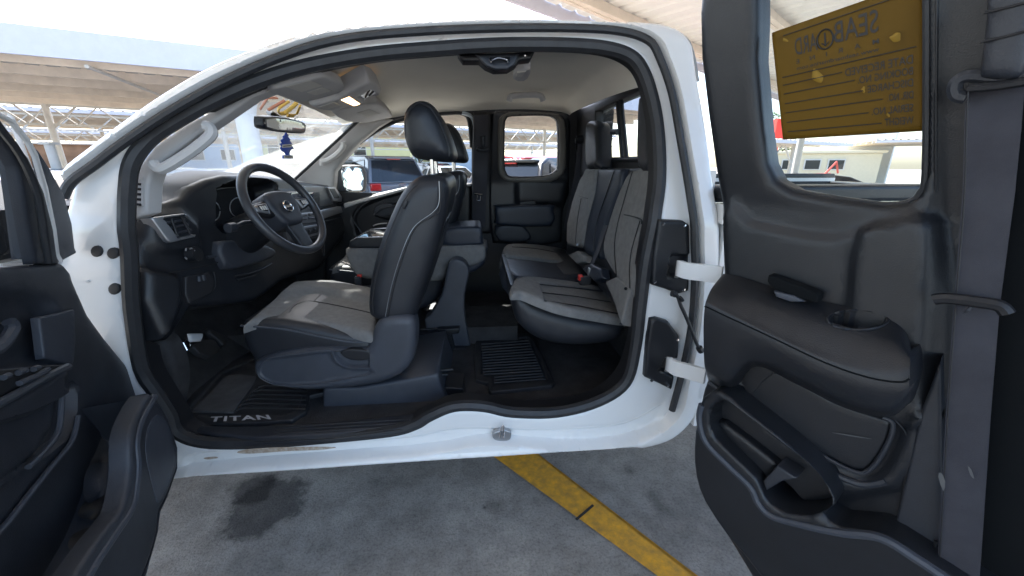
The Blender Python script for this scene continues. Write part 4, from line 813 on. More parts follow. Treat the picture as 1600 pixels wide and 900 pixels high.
MM = Surf(FG.at(.20, 1.25, -.30), fd, Z, fn_)
nm = slab('near_side_mirror', MM, [(-160,340),(-60,322),(0,322),(14,328),(20,345),(20,390),(10,402),(-60,408),(-160,400)], PLAS2, fdoor, depth=.12, rnd=.03, sm=2, step=.03)
# ================================================================ LOOSE THINGS IN THE TRUCK
MZ = Surf((0, 0, .572), X, (0, 1, 0), Z)
fm = slab('floor_mat', MZ, [(284,642),(300,614),(350,570),(400,545),(440,560),(560,580),(520,610),(484,618),(478,642),(456,656),(400,660),(330,663),(300,655)], RUB, None, depth=.014, rnd=.005, sm=1, step=.02, feats=[([(298,638),(345,585),(400,560),(500,590),(472,620),(466,640),(448,650),(370,652),(330,654),(302,648)], -.006, .006, 1)])
tag(fm, 'black rubber floor mat with white lettering and a worn heel pad under the steering wheel', 'floor mat', 'rubber floor mats on the truck floor')
slab('heel_pad', MZ, [(300,642),(340,600),(350,588),(372,584),(400,588),(395,602),(364,644)], mat('worn_rubber', (.09, .09, .092), .7, bump=.3, bscale=200, var=.4, vscale=15), fm, off=.001, depth=.006, rnd=.002, sm=1, step=.02)
lines('mat_rib', MZ, [[(x0, y), (x0+14, y-6), (478, y-4)] for x0, y in ((370,643),(376,636),(382,629),(388,622),(394,615),(400,608))], .0035, RUB, fm, off=.002, sm=2)
mb = MB(); q = [MZ.px(326,659,.006), MZ.px(424,655,.006), MZ.px(419,648,.006), MZ.px(330,651,.006)]
put_text(mb, 'TITAN', lambda a, b: bil(q, a, b), 1.15, .03); mb.build('lettering', mat('faded_white', (.5, .5, .52), .6), fm, smooth=False)
fm = slab('floor_mat', MZ, [(741,544),(744,531),(776,528),(776,522),(828,520),(846,550),(867,597),(862,602),(768,612),(763,609),(762,598),(743,593)], RUB, None, depth=.016, rnd=.004, sm=1, step=.02, feats=[([(752,548),(780,534),(824,528),(840,552),(856,594),(772,604),(770,594),(752,586)], -.006, .006, 1)])
tag(fm, 'smaller ribbed black rubber mat on the floor before the rear bench', 'floor mat', 'rubber floor mats on the truck floor')
rb_ = []
for k in range(15):
    t = k/14; y = 536+t*60; xl = 752+t*4 if k < 12 else 772; xr = 826+t*26
    rb_.append([(xl, y+2), (xr, y-4)])
lines('mat_rib', MZ, rb_, .0035, mat('mat_rubber_ridge', (.02, .021, .024), .6), fm, off=.002, sm=1)
# air freshener on the mirror
AF = Surf((-.80, 2.0, 1.5), (0, 1, 0), Z, (1, 0, 0))
tr = [(448,207),(452,213),(450,213),(455,219),(453,219),(458,226),(455,226),(460,232),(455,234),(453,238),(453,242),(458,243),(458,248),(443,248),(443,243),(448,242),(446,238),(442,236),(439,231),(442,229),(438,225),(442,223),(440,219),(444,216),(443,213),(446,211)]
af = slab('air_freshener', AF, tr, BLUEC, None, off=.05, depth=.004, rnd=.001, sm=1, step=.02)
tag(af, 'blue tree-shaped cardboard air freshener hanging from the rear view mirror', 'air freshener')
for q_ in ([(441,226),(456,225),(456,230),(441,231)], [(444,243),(458,243),(458,247),(444,247)]):
    slab('white_band', AF, q_, LABEL, af, off=.0515, depth=.001, rnd=0, sm=1)
lines('band_writing', AF, [[(443,228.5),(454,227.5)], [(446,245),(456,245)]], .0015, DARK, af, off=.0525, sm=1)
lines('hanging_string', AF, [[(447,203),(448,208)]], .002, DARK, af, off=.05, sm=1)
# tags by the pedals
TG = Surf((-1.25, 1.75, .75), (0, 1, 0), (-.4, 0, 1), (1, 0, .4))
tg = slab('paper_tag', TG, [(296,520),(320,520),(317,532),(299,533)], PAPER, None, off=.045, depth=.002, sm=1, step=.05); tag(tg, 'small white paper tag hanging above the brake pedal', 'tag')
tg = MB(); line(tg, TG, [(285,536),(291,532),(299,540),(292,546)], .005, off=.045, sm=1, closed=True); tg = tg.build('metal_clip', CHR, None); tag(tg, 'small silver clip beside the brake pedal, under the dashboard', 'clip')
lines('clip_strap', TG, [[(250,533),(284,540)]], .004, mat('brown_strap', (.12, .06, .04), .6), tg, off=.04, sm=1)
# yellow paper placard taped inside the rear door glass
pm = bpy.data.materials.new('ochre_paper'); pm.use_nodes = True; n = pm.node_tree; pb = n.nodes['Principled BSDF']; pb.inputs['Base Color'].default_value = (.16, .085, .004, 1); pb.inputs['Roughness'].default_value = .7
tl = n.nodes.new('ShaderNodeBsdfTranslucent'); tl.inputs[0].default_value = (.13, .065, .003, 1); mx = n.nodes.new('ShaderNodeMixShader'); mx.inputs[0].default_value = .45
ou = [x for x in n.nodes if x.type == 'OUTPUT_MATERIAL'][0]; n.links.new(pb.outputs[0], mx.inputs[1]); n.links.new(tl.outputs[0], mx.inputs[2]); n.links.new(mx.outputs[0], ou.inputs[0])
pq = [(1221,218),(1447,204),(1447,-36),(1203,50)]
pl = slab('paper_placard', RD, pq, pm, None, off=-.028, depth=.001, sm=1, step=.1)
tag(pl, 'ochre yellow paper placard with black form lettering taped inside the open rear door window', 'placard')
Q = [RD.px(x, y, -.0265) for x, y in pq]      # bottom left, bottom right, top right, top left as seen
mb = MB()
def ptxt(s, x0, x1, y0, y1, sp=1.0, b=0.012): put_text(mb, s, lambda a, c: bil(Q, x0+(x1-x0)*(1-a), y0+(y1-y0)*c), sp, b)
ptxt('SEAB', .46, .74, .745, .905, 1.0, .005); ptxt('ARD', .18, .345, .735, .875, 1.0, .005)
ci = [bil(Q, .40+.055*math.cos(t), .80+.075*math.sin(t)) for t in np.linspace(0, 2*math.pi, 30)[:-1]]; mb.tube(ci, .0016, 6, True)
mb.tube([bil(Q, .40, .85), bil(Q, .40, .75)], .0014, 6); mb.tube([bil(Q, .425, .775), bil(Q, .40, .75), bil(Q, .375, .775)], .0012, 6)
ptxt('M   A   R   I   N   E', .18, .74, .665, .70, 1.2); ptxt('www.seaboardmarine.com', .18, .74, .61, .64, 1.0)
rows_ = [('DATE RECEIVED', .52, .475, .535), ('BOOKING NO.', .60, .40, .455), ('DISCHARGE', .66, .32, .375), ('DIR. NO.', .78, .235, .29), ('SERIAL NO.', .68, .145, .20), ('WEIGHT', .76, .055, .11)]
for s, x0, y0, y1 in rows_: ptxt(s, x0, .93, y0, y1)
mb.build('lettering', DARK, pl, smooth=False)
mb = MB()
for a, b, y0 in ((.1, .97, .93), (.06, .95, .575), (.06, .50, .505), (.06, .58, .425), (.06, .63, .335), (.06, .75, .25), (.06, .66, .16), (.06, .74, .07)): mb.tube([bil(Q, a, y0), bil(Q, b, y0+.008)], .0010, 6)
mb.build('rule_line', DARK, pl)
blot = mat('pale_blot', (.26, .15, .008), .7)
for x, y, rx, ry in ((1226,62,8,8), (1400,58,14,12), (1276,118,13,15), (1337,55,7,8), (1371,92,5,8), (1349,140,8,9), (1388,180,8,7)):
    slab('glue_blot', RD, [(x+rx*math.cos(t)*(1+.2*math.sin(3*t+x)), y+ry*math.sin(t)*(1+.25*math.cos(2*t+y))) for t in np.linspace(0, 2*math.pi, 9)[:-1]], blot, pl, off=-.026, depth=.0004, sm=3, step=.02)
# ================================================================ GROUND
gm = bpy.data.materials.new('worn_concrete'); gm.use_nodes = True; n = gm.node_tree; p = n.nodes['Principled BSDF']; p.inputs['Roughness'].default_value = .85
tc = n.nodes.new('ShaderNodeTexCoord')
def noise(sc, det=6, rough=.6):
    t = n.nodes.new('ShaderNodeTexNoise'); t.inputs['Scale'].default_value = sc; t.inputs['Detail'].default_value = det; t.inputs['Roughness'].default_value = rough; n.links.new(tc.outputs['Object'], t.inputs['Vector']); return t
def ramp(src, p0, c0, p1, c1):
    r = n.nodes.new('ShaderNodeValToRGB'); r.color_ramp.elements[0].position = p0; r.color_ramp.elements[1].position = p1
    r.color_ramp.elements[0].color = (*c0, 1); r.color_ramp.elements[1].color = (*c1, 1); n.links.new(src, r.inputs[0]); return r
def mult(a, b):
    m_ = n.nodes.new('ShaderNodeMix'); m_.data_type = 'RGBA'; m_.blend_type = 'MULTIPLY'; m_.inputs[0].default_value = 1; n.links.new(a, m_.inputs[6]); n.links.new(b, m_.inputs[7]); return m_.outputs[2]
base = ramp(noise(1.3).outputs['Fac'], .35, (.26, .24, .218), .68, (.47, .44, .40))
sp1 = ramp(noise(90, 3).outputs['Fac'], .36, (.74, .74, .74), .52, (1, 1, 1)); sp2 = ramp(noise(9, 8, .7).outputs['Fac'], .3, (.62, .62, .62), .6, (1.0, 1.0, 1.0)); sp3 = ramp(noise(160, 2).outputs['Fac'], .66, (1, 1, 1), .74, (1.45, 1.43, 1.4))
colr = mult(mult(mult(base.outputs[0], sp1.outputs[0]), sp2.outputs[0]), sp3.outputs[0])
# oil stains with their own outline
dn_ = noise(7, 5, .7)
for (x, y), r_ in (((415, 790), .17), ((395,765), .10), ((1030+0, 790), .03), ((773, 790), .045), ((1020,775), .04), ((985,738), .03), ((648,806), .004), ((757,793), .006)):
    c = atZ(x, y, 0)
    vm = n.nodes.new('ShaderNodeVectorMath'); vm.operation = 'DISTANCE'; n.links.new(tc.outputs['Object'], vm.inputs[0]); vm.inputs[1].default_value = c
    ad = n.nodes.new('ShaderNodeMath'); ad.operation = 'MULTIPLY_ADD'; n.links.new(dn_.outputs['Fac'], ad.inputs[0]); ad.inputs[1].default_value = .22 if r_ > .08 else (.12 if r_ > .02 else .02); n.links.new(vm.outputs['Value'], ad.inputs[2])
    rr = ramp(ad.outputs[0], 0, (0, 0, 0), 1, (1, 1, 1)); k = (.11 if r_ > .08 else (.06 if r_ > .02 else .010))
    rr.color_ramp.elements[0].position = max(.002, r_+k-(.03 if r_ > .02 else .004)); rr.color_ramp.elements[0].color = (.36, .36, .37, 1) if r_ > .08 or r_ < .02 else (.55, .55, .55, 1); rr.color_ramp.elements[1].position = r_+k+(.015 if r_ > .02 else .003)
    colr = mult(colr, rr.outputs[0])
n.links.new(colr, p.inputs['Base Color'])
b = n.nodes.new('ShaderNodeBump'); b.inputs['Strength'].default_value = .7; b.inputs['Distance'].default_value = .004; n.links.new(noise(120, 5).outputs['Fac'], b.inputs['Height']); n.links.new(b.outputs[0], p.inputs['Normal'])
g = link('ground', [(-150,-60,0),(150,-60,0),(150,240,0),(-150,240,0)], [(0,1,2,3)], gm, None, False); tag(g, 'stained grey concrete ground of the car park', None, kind='structure'); 
ym = mat('worn_yellow_paint', (.74, .36, .02), .75, bump=.5, bscale=150, bdist=.002, var=.4, vscale=26, col2=(.46, .25, .05))
a0 = atZ(775, 716, .004); a1 = atZ(1028, 900, .004); b0_ = atZ(845, 716, .004); b1_ = atZ(1082, 900, .004)
da = (a1-a0); ly = link('parking_line', [a0-da*3, b0_-(b1_-b0_)*3, b0_+(b1_-b0_)*2.5, a0+da*2.5], [(0,1,2,3)], ym, None, False); tag(ly, 'worn yellow parking line painted on the ground', None, kind='structure')
jm = mat('joint_crack', (.03, .03, .03), .9)
c0 = atZ(900, 812, .008); c1 = atZ(927, 789, .008); dj = (c1-c0).normalized(); pj = Vector((-dj.y, dj.x, 0))*.006
jt = link('joint_crack', [c0+pj, c0-pj, c1-pj, c1+pj], [(0,1,2,3)], jm, None, False); tag(jt, 'dark expansion joint crossing the yellow line', None, kind='structure')
# ================================================================ CANOPIES
SHEET = mat('canopy_sheet', (.58, .55, .50), .6, var=.12, vscale=1.5); BEAM = mat('canopy_beam', (.80, .70, .58), .6, var=.15, vscale=3); FASC = mat('canopy_fascia', (.60, .60, .68), .5, var=.05)
def canopy(label, origin, ang, L, W, z, slope=0.0, fascia=.30, purl=1.25, truss=(1.5,), tz=.55, cols=(), first=0, group='car park canopies', bay=1.1, name='canopy', beamh=.20, sheetm=None, fthick=.06):
    root = empty(name, (origin[0], origin[1], 0), ang); tag(root, label, 'canopy', group)
    m = MB(); n_ = int(L/.30); v = []; f = []
    for i in range(n_+1):
        x = L*i/n_; 
        for (dx, dz) in ((0, 0), (.03, .03), (.09, .03), (.12, 0)):
            for y in (0, W): v.append((min(x+dx, L+.13), y, z+.10+dz+slope*y))
    k = len(v)//2
    f = [(2*i, 2*i+2, 2*i+3, 2*i+1) for i in range(k-1)]
    m.add(v, f); m.build('roof_sheet', sheetm or SHEET, root, smooth=False)
    if fascia:
        m = MB(); m.box((L/2, -.03, z+.02+fascia/2-.05), (L, fthick, fascia)); m.build('fascia', FASC, root)
    y = .45
    while y < W:
        m = MB(); zz = z+slope*y; m.box((L/2, y, zz+.02), (L, .05, beamh)); m.box((L/2, y+.04, zz-.04), (L, .10, .012)); m.build('purlin', BEAM, root); y += purl
    for ty in truss:
        m = MB(); zt = z-.10+slope*ty; m.beam((0, ty, zt), (L, ty, zt), .07, .07); m.beam((0, ty, zt-tz), (L, ty, zt-tz), .06, .06)
        x = 0; s = 0
        while x+bay/2 <= L:
            m.beam((x, ty, zt if s else zt-tz), (x+bay/2, ty, zt-tz if s else zt), .035, .035); x += bay/2; s = 1-s
        m.build('truss', STEEL, root)
    for (cx, cy) in cols:
        m = MB(); zc = z+slope*cy; m.cyl((cx, cy, 0), (cx, cy, zc), .085, 14); m.box((cx, cy, .03), (.35, .35, .06))
        m.beam((cx-.7, cy, zc-.08), (cx, cy, zc-.8), .05, .05); m.beam((cx+.7, cy, zc-.08), (cx, cy, zc-.8), .05, .05); m.build('column', STEEL, root)
    return root
pA = atZ(0, 80, 3.3); pB = atZ(325, 110, 3.3); angA = math.atan2(pB.y-pA.y, pB.x-pA.x)
oA = pA-(pB-pA).normalized()*8
print('canopyA', pA, pB, math.degrees(angA))
cA = canopy('long white canopy left of the truck with pale blue fascia and beige purlins', (oA.x, oA.y), angA, 26, 7.5, 3.3, fascia=.46, truss=(7.3,), cols=((6, 7.3), (12, 7.3), (18, 7.3), (24, 7.3)), purl=1.35)
# conduit and flood light under it
mb = MB(); c = Vector((9.5, 0, 3.24)); mb.tube([(9.0, .1, 3.2), (9.4, 3.4, 3.2), (9.6, 6.6, 3.2)], .035, 8); mb.build('conduit', STEEL, cA)
mb = MB(); mb.box((11.2, 5.6, 3.08), (.32, .2, .2)); mb.build('flood_light', DARK, cA)
dv = Vector((-math.sin(angA), math.cos(angA), 0)); dx_ = Vector((math.cos(angA), math.sin(angA), 0))
o2 = Vector((oA.x, oA.y, 0))+dv*10.5-dx_*6
canopy('second white canopy row behind the first, seen through the truck windows', (o2.x, o2.y), angA, 38, 9, 3.3, fascia=.12, truss=(.2, 8.8), cols=[(4+6*i, .2) for i in range(6)]+[(4+6*i, 8.8) for i in range(6)], purl=1.5, tz=.5)
o3 = o2+dv*13.5-dx_*6
canopy('third canopy row far back in the car park', (o3.x, o3.y), angA, 52, 9, 3.3, fascia=.12, truss=(.2,), cols=[(4+6*i, .2) for i in range(8)], purl=1.5, tz=.5)
# near canopy over the right side and the camera
e0 = atZ(803, 0, 3.25); e1 = atZ(866, 23, 3.25)
print('B', e0, e1)
angB = math.radians(38); ex = Vector((math.cos(angB), math.sin(angB), 0)); pBn = atZ(840, 12, 3.25)
ob = pBn-ex*9.5
# builder puts the depth to +y local; turn it by 180 degrees so that the roof lies on the near side of its edge
oe = ob+ex*22
cB = canopy('near canopy of white ribbed sheets and orange tinted beams right above the truck', (oe.x, oe.y), angB+math.pi, 22, 5.4, 3.25, fascia=.16, truss=(), cols=((3, 5.0), (9, 5.0), (3, .8)), purl=1.3, fthick=.04, beamh=.16, sheetm=mat('bright_canopy_sheet', (.85, .83, .78), .5))
# small far canopy, building, red sign and tree seen through the rear door window
oc1 = atZ(1192, 222, 2.3); oc2 = atZ(1318, 228, 2.3)
d_ = (oc2-oc1); print('C', oc1, oc2)
cC = canopy('low flat canopy on thin posts seen just below the ochre placard', (oc1.x+.2, oc1.y-.2), math.atan2(d_.y, d_.x), d_.length, 2.4, 2.3, fascia=.12, truss=(), cols=((1, .5), (2.6, .5), (1, 2.0), (2.6, 2.0)) if d_.length > 3 else ((.4, .4), (d_.length-.4, .4)), purl=.8, beamh=.06)
pD = atZ(1368, 222, 2.6); cD = canopy('pale canopy with ribbed underside at the right edge of the rear door window', (pD.x, pD.y), math.radians(-30), 9, 6, 2.6, fascia=.10, truss=(), cols=((6, .5), (6, 5.5)), purl=.9, beamh=.08)
# ================================================================ BUILDINGS, POLE, TREE
WALLY = mat('yellow_wall', (.62, .58, .30), .8, var=.08, vscale=1); WALLB = mat('blue_grey_wall', (.30, .38, .48), .8, var=.1, vscale=1); WALLW = mat('white_wall', (.75, .75, .72), .8, var=.05, vscale=1)
def block(name, label, cat, px, Y, wd, dp, h, m, rz=0, wins=(), group=None, roofm=None):
    c = atY(px, 258, Y); root = empty(name, (c.x, c.y, 0), rz); tag(root, label, cat, group)
    mb = MB(); mb.box((0, dp/2, h/2), (wd, dp, h)); mb.build('wall', m, root, bevel=.02)
    mb = MB(); mb.box((0, dp/2, h+.07), (wd+.3, dp+.3, .14)); mb.build('roof', roofm or m, root, bevel=.02)
    for (x, z, w_, h_) in wins:
        mb = MB(); mb.box((x, -.03, z), (w_, .08, h_)); wf = mb.build('window', STEEL, root)
        mb = MB(); mb.box((x, -.075, z), (w_-.12, .02, h_-.12)); mb.build('pane', CGLASS, wf)
    return root
block('building', 'pale yellow building seen through the windshield behind the hanging air freshener', 'building', 470, 52, 26, 10, 5.2, WALLY, .1, [(-9+3.2*i, 3.2, 1.5, 1.2) for i in range(6)])
block('building', 'blue grey building seen through the windshield beside the yellow one', 'building', 290, 50, 16, 10, 4.4, WALLB, .1, [(-5+3.2*i, 2.6, 1.5, 1.2) for i in range(4)])
block('building', 'grey blue building far behind the parked hatchback', 'building', 640, 75, 24, 8, 4.6, WALLB, 0, [(-9+3*i, 2.6, 1.3, 1.2) for i in range(7)])
block('building', 'brown low wall building far left beyond the front door window', 'building', 40, 40, 14, 4, 3.2, mat('brown_wall', (.25, .14, .08), .8, var=.4, vscale=1), .6)
c = atY(1345, 258, 15)
bw = block('building', 'bright white building seen through the rear door window under the placard', 'building', 1338, 24, 3.0, 4, 4.6, WALLW, -.85, [(-1.0, 1.6, .5, .5)])
block('building', 'low cream building with dark windows left of the bright white one', 'building', 1262, 22, 6.5, 4, 2.1, mat('cream_wall', (.7, .62, .45), .8, var=.05), -.5, [(-2+1.1*i, 1.5, .8, .6) for i in range(4)])
rs = MB(); c = atY(1216, 212, 26); rs.box((c.x, c.y, c.z+.2), (.8, .4, 1.6)); rs.cyl((c.x, c.y, 0), (c.x, c.y, c.z), .12); rs = rs.build('sign_post', mat('red_sign', (.6, .03, .02), .5), None); tag(rs, 'red sign panel on a post beyond the low canopy', 'sign')
rl = MB()
for h in (.55, .95):
    rl.tube([atY(1205, 258, 11)+Vector((0, 0, h+.25-1.476)), atY(1300, 258, 12.5)+Vector((0, 0, h+.25-1.476))], .03, 8)
for px in (1210, 1240, 1270, 1297):
    q0 = atY(px, 258, 11+1.5*(px-1205)/95); rl.cyl((q0.x, q0.y, 0), (q0.x, q0.y, 1.2), .03, 8)
rl.tube([atY(1292, 258, 12.4)+Vector((0, 0, -.28)), atY(1306, 258, 12.6)+Vector((0, 0, .1)), atY(1312, 258, 12.8)+Vector((0, 0, -.25))], .03, 8)
rl = rl.build('railing', mat('red_rail', (.5, .06, .04), .5), None); tag(rl, 'thin red metal railing in front of the white building', 'railing')
# column just ahead of the windshield, with a flared head
cc = atY(398, 258, 9); cr = MB(); cr.cyl((cc.x, cc.y, 0), (cc.x, cc.y, 3.2), .19, 24); cr.tube([(cc.x, cc.y, 2.45), (cc.x, cc.y, 2.65), (cc.x, cc.y, 2.8), (cc.x, cc.y, 3.2)], [.19, .24, .34, .34], 24)
cr = cr.build('column', mat('white_column', (.74, .76, .76), .5, var=.05), None); tag(cr, 'thick white column with flared head seen through the windshield', 'column')
cp = MB(); b_ = atZ(92, 420, 0) if False else atY(88, 255, 9.5); t_ = atY(76, 224, 9.5); cp.cyl((t_.x, t_.y, 0), (t_.x, t_.y, t_.z), .08, 12); cp.box((t_.x, t_.y, t_.z), (.22, .22, .05))
cp = cp.build('post', STEEL, None); tag(cp, 'short white steel post between the front door frame and the windshield pillar', 'post')
def tree(label, px, Y, h, r, seed, group='trees beyond the car park'):
    rn = random.Random(seed); c = atY(px, 258, Y); root = empty('tree', (c.x, c.y, 0)); tag(root, label, 'tree', group)
    mb = MB(); mb.tube([(0, 0, 0), (.05, 0, h*.3), (0, .05, h*.6)], [.22, .16, .08], 10)
    for k in range(6):
        a_ = k*1.05; mb.tube([(0, 0, h*(.3+.04*k)), (math.cos(a_)*r*.4, math.sin(a_)*r*.4, h*(.5+.05*k)), (math.cos(a_)*r*.7, math.sin(a_)*r*.7, h*(.6+.05*k))], [.08, .05, .02], 6)
    mb.build('trunk', mat('bark', (.10, .07, .05), .9), root)
    v = []; f = []
    cl = [(rn.gauss(0, .45)*r, rn.gauss(0, .45)*r, h*.68+rn.gauss(0, .14)*h, rn.uniform(.18, .38)*r) for _ in range(26)]
    for x, y, z, s in cl:
        for _ in range(150):
            d = Vector((rn.gauss(0, 1), rn.gauss(0, 1), rn.gauss(0, .8))).normalized()*s*rn.uniform(.5, 1.1); q = Vector((x, y, z))+d; u = Vector((rn.gauss(0, 1), rn.gauss(0, 1), rn.gauss(0, 1))).normalized(); w_ = u.orthogonal().normalized(); l = rn.uniform(.06, .13)
            k = len(v); v += [q-u*l, q+w_*l*.5, q+u*l, q-w_*l*.5]; f.append((k, k+1, k+2, k+3))
    lf = link('crown', v, f, [mat('leaf', (.05, .10, .025), .6), mat('leaf_light', (.09, .14, .03), .6)], root, False)
    lf.data.polygons.foreach_set('material_index', [rn.randint(0, 1) for _ in f])
tree('leafy green tree left of the red sign, seen in the rear door window', 1203, 30, 5.2, 2.2, 3)
tree('rounded green tree behind the parked hatchback', 655, 62, 5.5, 3.2, 9)
# ================================================================ PARKED CARS
TYRE = mat('tyre', (.02, .02, .02), .8); RIM = mat('wheel_rim', (.5, .5, .52), .35, metal=.8); TAIL = mat('tail_light', (.55, .02, .02), .2, coat=.5); HLT = mat('head_light', (.7, .72, .75), .15, coat=.5); PLATE = mat('number_plate', (.65, .66, .62), .5)
def car(label, cat, px, Y, rz, col, kind='suv', L=4.5, W=1.85, H=1.65, cn=None, off=None):
    c = atY(px, 258, Y); root = empty(cn or 'parked_car', (c.x, c.y, 0), rz); tag(root, label, cat, 'cars parked under the canopies')
    pm_ = mat('car_paint', col, .25, metal=.25, coat=.7); bz = .95 if kind == 'suv' else .88; h = H
    if kind == 'suv': low = [(-.5, .30), (-.5, .62), (-.492, .95), (-.47, 1.0), (.15, 1.0), (.28, .98), (.47, .86), (.5, .70), (.5, .30)]; gl = [(-.475, 1.0), (-.40, h-.12), (-.34, h-.02), (-.05, h), (.06, h-.06), (.24, 1.0)]
    else: low = [(-.5, .30), (-.5, .65), (-.485, .92), (-.33, .95), (.15, .92), (.27, .92), (.47, .78), (.5, .62), (.5, .28)]; gl = [(-.40, .93), (-.24, h-.06), (-.12, h), (.03, h-.03), (.25, .92)]
    # lower body: rounded across the width
    mb = MB(); P_ = np.array([(y*L, z) for y, z in low]); v = []; f = []; N = len(P_); secs = [(-.5, .90, .10), (-.485, .97, .04), (-.45, 1, 0), (0, 1, 0), (.45, 1, 0), (.485, .97, .04), (.5, .90, .10)]
    cen_ = P_.mean(0)
    for s, sc_, dz in secs:
        for y, z in P_: v.append((s*W, cen_[0]+(y-cen_[0])*(sc_*.5+.5), cen_[1]+(z-cen_[1])*sc_))
    for i in range(len(secs)-1):
        for k in range(N): f.append((i*N+k, i*N+(k+1) % N, (i+1)*N+(k+1) % N, (i+1)*N+k))
    f.append(tuple(range(N))); f.append(tuple((len(secs)-1)*N+k for k in reversed(range(N)))); mb.add(v, f)
    bo = mb.build('body', pm_, root, ang=50, bevel=.02)
    G = [(y*L, z) for y, z in gl]; wt = .36*W; wb_ = .47*W; zb = G[0][1]; zt = max(z for _, z in G)
    wd = lambda z: wb_+(wt-wb_)*(z-zb)/(zt-zb)
    v = [(-wd(z), y, z) for y, z in G]+[(wd(z), y, z) for y, z in G]; N = len(G); f = [(k, k+1, N+k+1, N+k) for k in range(N-1)]+[(0, N, 2*N-1, N-1)]+[tuple(reversed(range(N))), tuple(range(N, 2*N))]
    mb = MB(); mb.add(v, f); mb.build('cabin', pm_, root, ang=40, bevel=.03)
    def pane(nm, quad, m_=CGLASS, e=.012):
        q = [Vector(x) for x in quad]; nn = (q[1]-q[0]).cross(q[2]-q[0]).normalized(); cc_ = sum(q, Vector())/len(q)
        if nn.dot(cc_-Vector((0, 0, 1.1))) < 0: nn = -nn
        q = [cc_+(x-cc_)*.9 for x in q]; mm_ = MB(); mm_.add([x+nn*e for x in q]+[x-nn*.02 for x in q], [tuple(range(len(q)))]+[(i, i+len(q), (i+1) % len(q)+len(q), (i+1) % len(q)) for i in range(len(q))]); mm_.build(nm, m_, root, smooth=False)
    (y0, z0), (y1, z1) = G[0], G[1]; pane('rear_window', [(-wd(z0), y0, z0), (wd(z0), y0, z0), (wd(z1), y1, z1), (-wd(z1), y1, z1)])
    (y0, z0), (y1, z1) = G[-1], G[-2]; pane('front_window', [(-wd(z0), y0, z0), (wd(z0), y0, z0), (wd(z1), y1, z1), (-wd(z1), y1, z1)])
    ys = [G[0][0]+.25, -.02*L, .21*L]
    for s in (-1, 1):
        zt_ = zt-.10; pane('side_window', [(s*wd(zb), ys[0], zb+.03), (s*wd(zb), ys[1]-.04, zb+.03), (s*wd(zt_), ys[1]-.04, zt_), (s*wd(zt_), ys[0]+.28 if kind == 'suv' else ys[0]+.75, zt_)])
        pane('side_window', [(s*wd(zb), ys[1]+.04, zb+.03), (s*wd(zb), ys[2], zb+.03), (s*wd(zt_), .05*L, zt_), (s*wd(zt_), ys[1]+.04, zt_)])
        mb = MB(); mb.box((s*.40*W, -.495*L, .90), (.30, .10, .20)); mb.build('tail_light', TAIL, root, bevel=.03)
        mb = MB(); mb.box((s*.37*W, .478*L, .72), (.32, .14, .14)); mb.build('head_light', HLT, root, bevel=.03)
        mb = MB(); mb.box((s*(W/2+.08), .20*L, 1.02), (.18, .10, .12)); mb.build('side_mirror', pm_, root, bevel=.03)
        for yy in (-.30*L, .31*L):
            mb = MB(); mb.cyl((s*(W/2-.20), yy, .33), (s*(W/2+.005), yy, .33), .33, 24); wl_ = mb.build('wheel', TYRE, root)
            mb = MB(); mb.cyl((s*(W/2), yy, .33), (s*(W/2+.012), yy, .33), .21, 16); mb.build('rim', RIM, wl_)
    mb = MB(); mb.box((0, -.503*L, .70), (.52, .02, .13)); mb.build('number_plate', PLATE, root)
    mb = MB(); mb.box((0, -.498*L, .42), (W*.84, .10, .24)); mb.build('rear_bumper', PLAS2, root, bevel=.03)
    if kind == 'suv': mb = MB(); mb.box((0, G[1][0]+.02, G[1][1]+.04), (.9*W*.7, .2, .05)); mb.build('spoiler', pm_, root, bevel=.015); mb = MB(); mb.box((0, G[1][0]-.05, G[1][1]+.01), (.4, .04, .03)); mb.build('brake_light', TAIL, root)
    return root
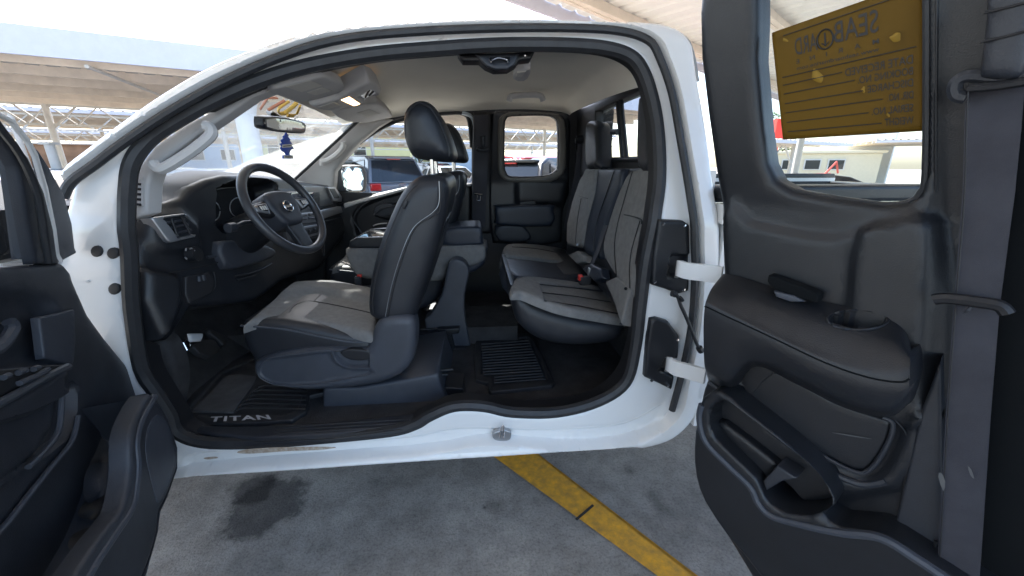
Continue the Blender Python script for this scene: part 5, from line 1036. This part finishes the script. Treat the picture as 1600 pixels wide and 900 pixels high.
h1 = car('blue grey hatchback with red tail lights seen from behind through the passenger window', 'car', 576, 13.6, math.radians(36), (.22, .23, .26), 'suv', 4.5, 1.9, 1.75)
mb = MB(); mb.tube([(.10*math.cos(t), -.5*4.5-.012, .93+.045*math.sin(t)) for t in np.linspace(0, 6.28, 20)[:-1]], .009, 6, True); mb.box((-.025, -2.262, .93), (.012, .012, .06)); mb.box((.025, -2.262, .93), (.012, .012, .06)); mb.box((0, -2.262, .93), (.05, .012, .012)); mb.build('emblem', CHR, h1)
car('silver car just right of the blue grey hatchback', 'car', 690, 19, math.radians(30), (.45, .48, .52), 'car', 4.5, 1.8, 1.45)
car('dark blue car farther back between the two front headrests and the hatchback', 'car', 668, 26, math.radians(30), (.03, .04, .09), 'suv', 4.5, 1.8, 1.6)
car('red car seen from behind in the far rear quarter window', 'car', 803, 9.0, math.radians(18), (.40, .02, .03), 'suv', 4.2, 1.75, 1.66)
car('black car right of the red car in the far rear quarter window', 'car', 866, 8.6, math.radians(-38), (.012, .013, .015), 'suv', 4.4, 1.8, 1.62)
car('white car low behind the red car in the quarter window', 'car', 830, 24, math.radians(60), (.7, .7, .7), 'car', 4.4, 1.8, 1.45)
car('white sedan ahead of the truck, nearest to the steering wheel side of the windshield', 'car', 330, 8.5, math.radians(70), (.75, .77, .8), 'car', 4.5, 1.8, 1.42)
car('white van-like car seen through the middle of the windshield', 'car', 455, 13, math.radians(60), (.78, .78, .74), 'suv', 4.6, 1.9, 1.65)
car('silver car at the lower left corner of the windshield', 'car', 230, 11, math.radians(80), (.5, .55, .6), 'car', 4.5, 1.8, 1.42)
car('white car with red tail lights through the open front door window', 'car', -60, 4.6, math.radians(55), (.72, .74, .78), 'car', 4.5, 1.8, 1.42)
car('blue grey car behind the white car on the far left', 'car', 30, 9.5, math.radians(60), (.14, .20, .32), 'car', 4.5, 1.8, 1.42)
car('black car under the low canopy in the rear door window', 'car', 1226, 9.0, math.radians(75), (.015, .016, .02), 'car', 4.3, 1.75, 1.30)
car('red car visible through the rear cab glass', 'car', 952, 14, math.radians(20), (.4, .04, .04), 'car', 4.4, 1.8, 1.45)
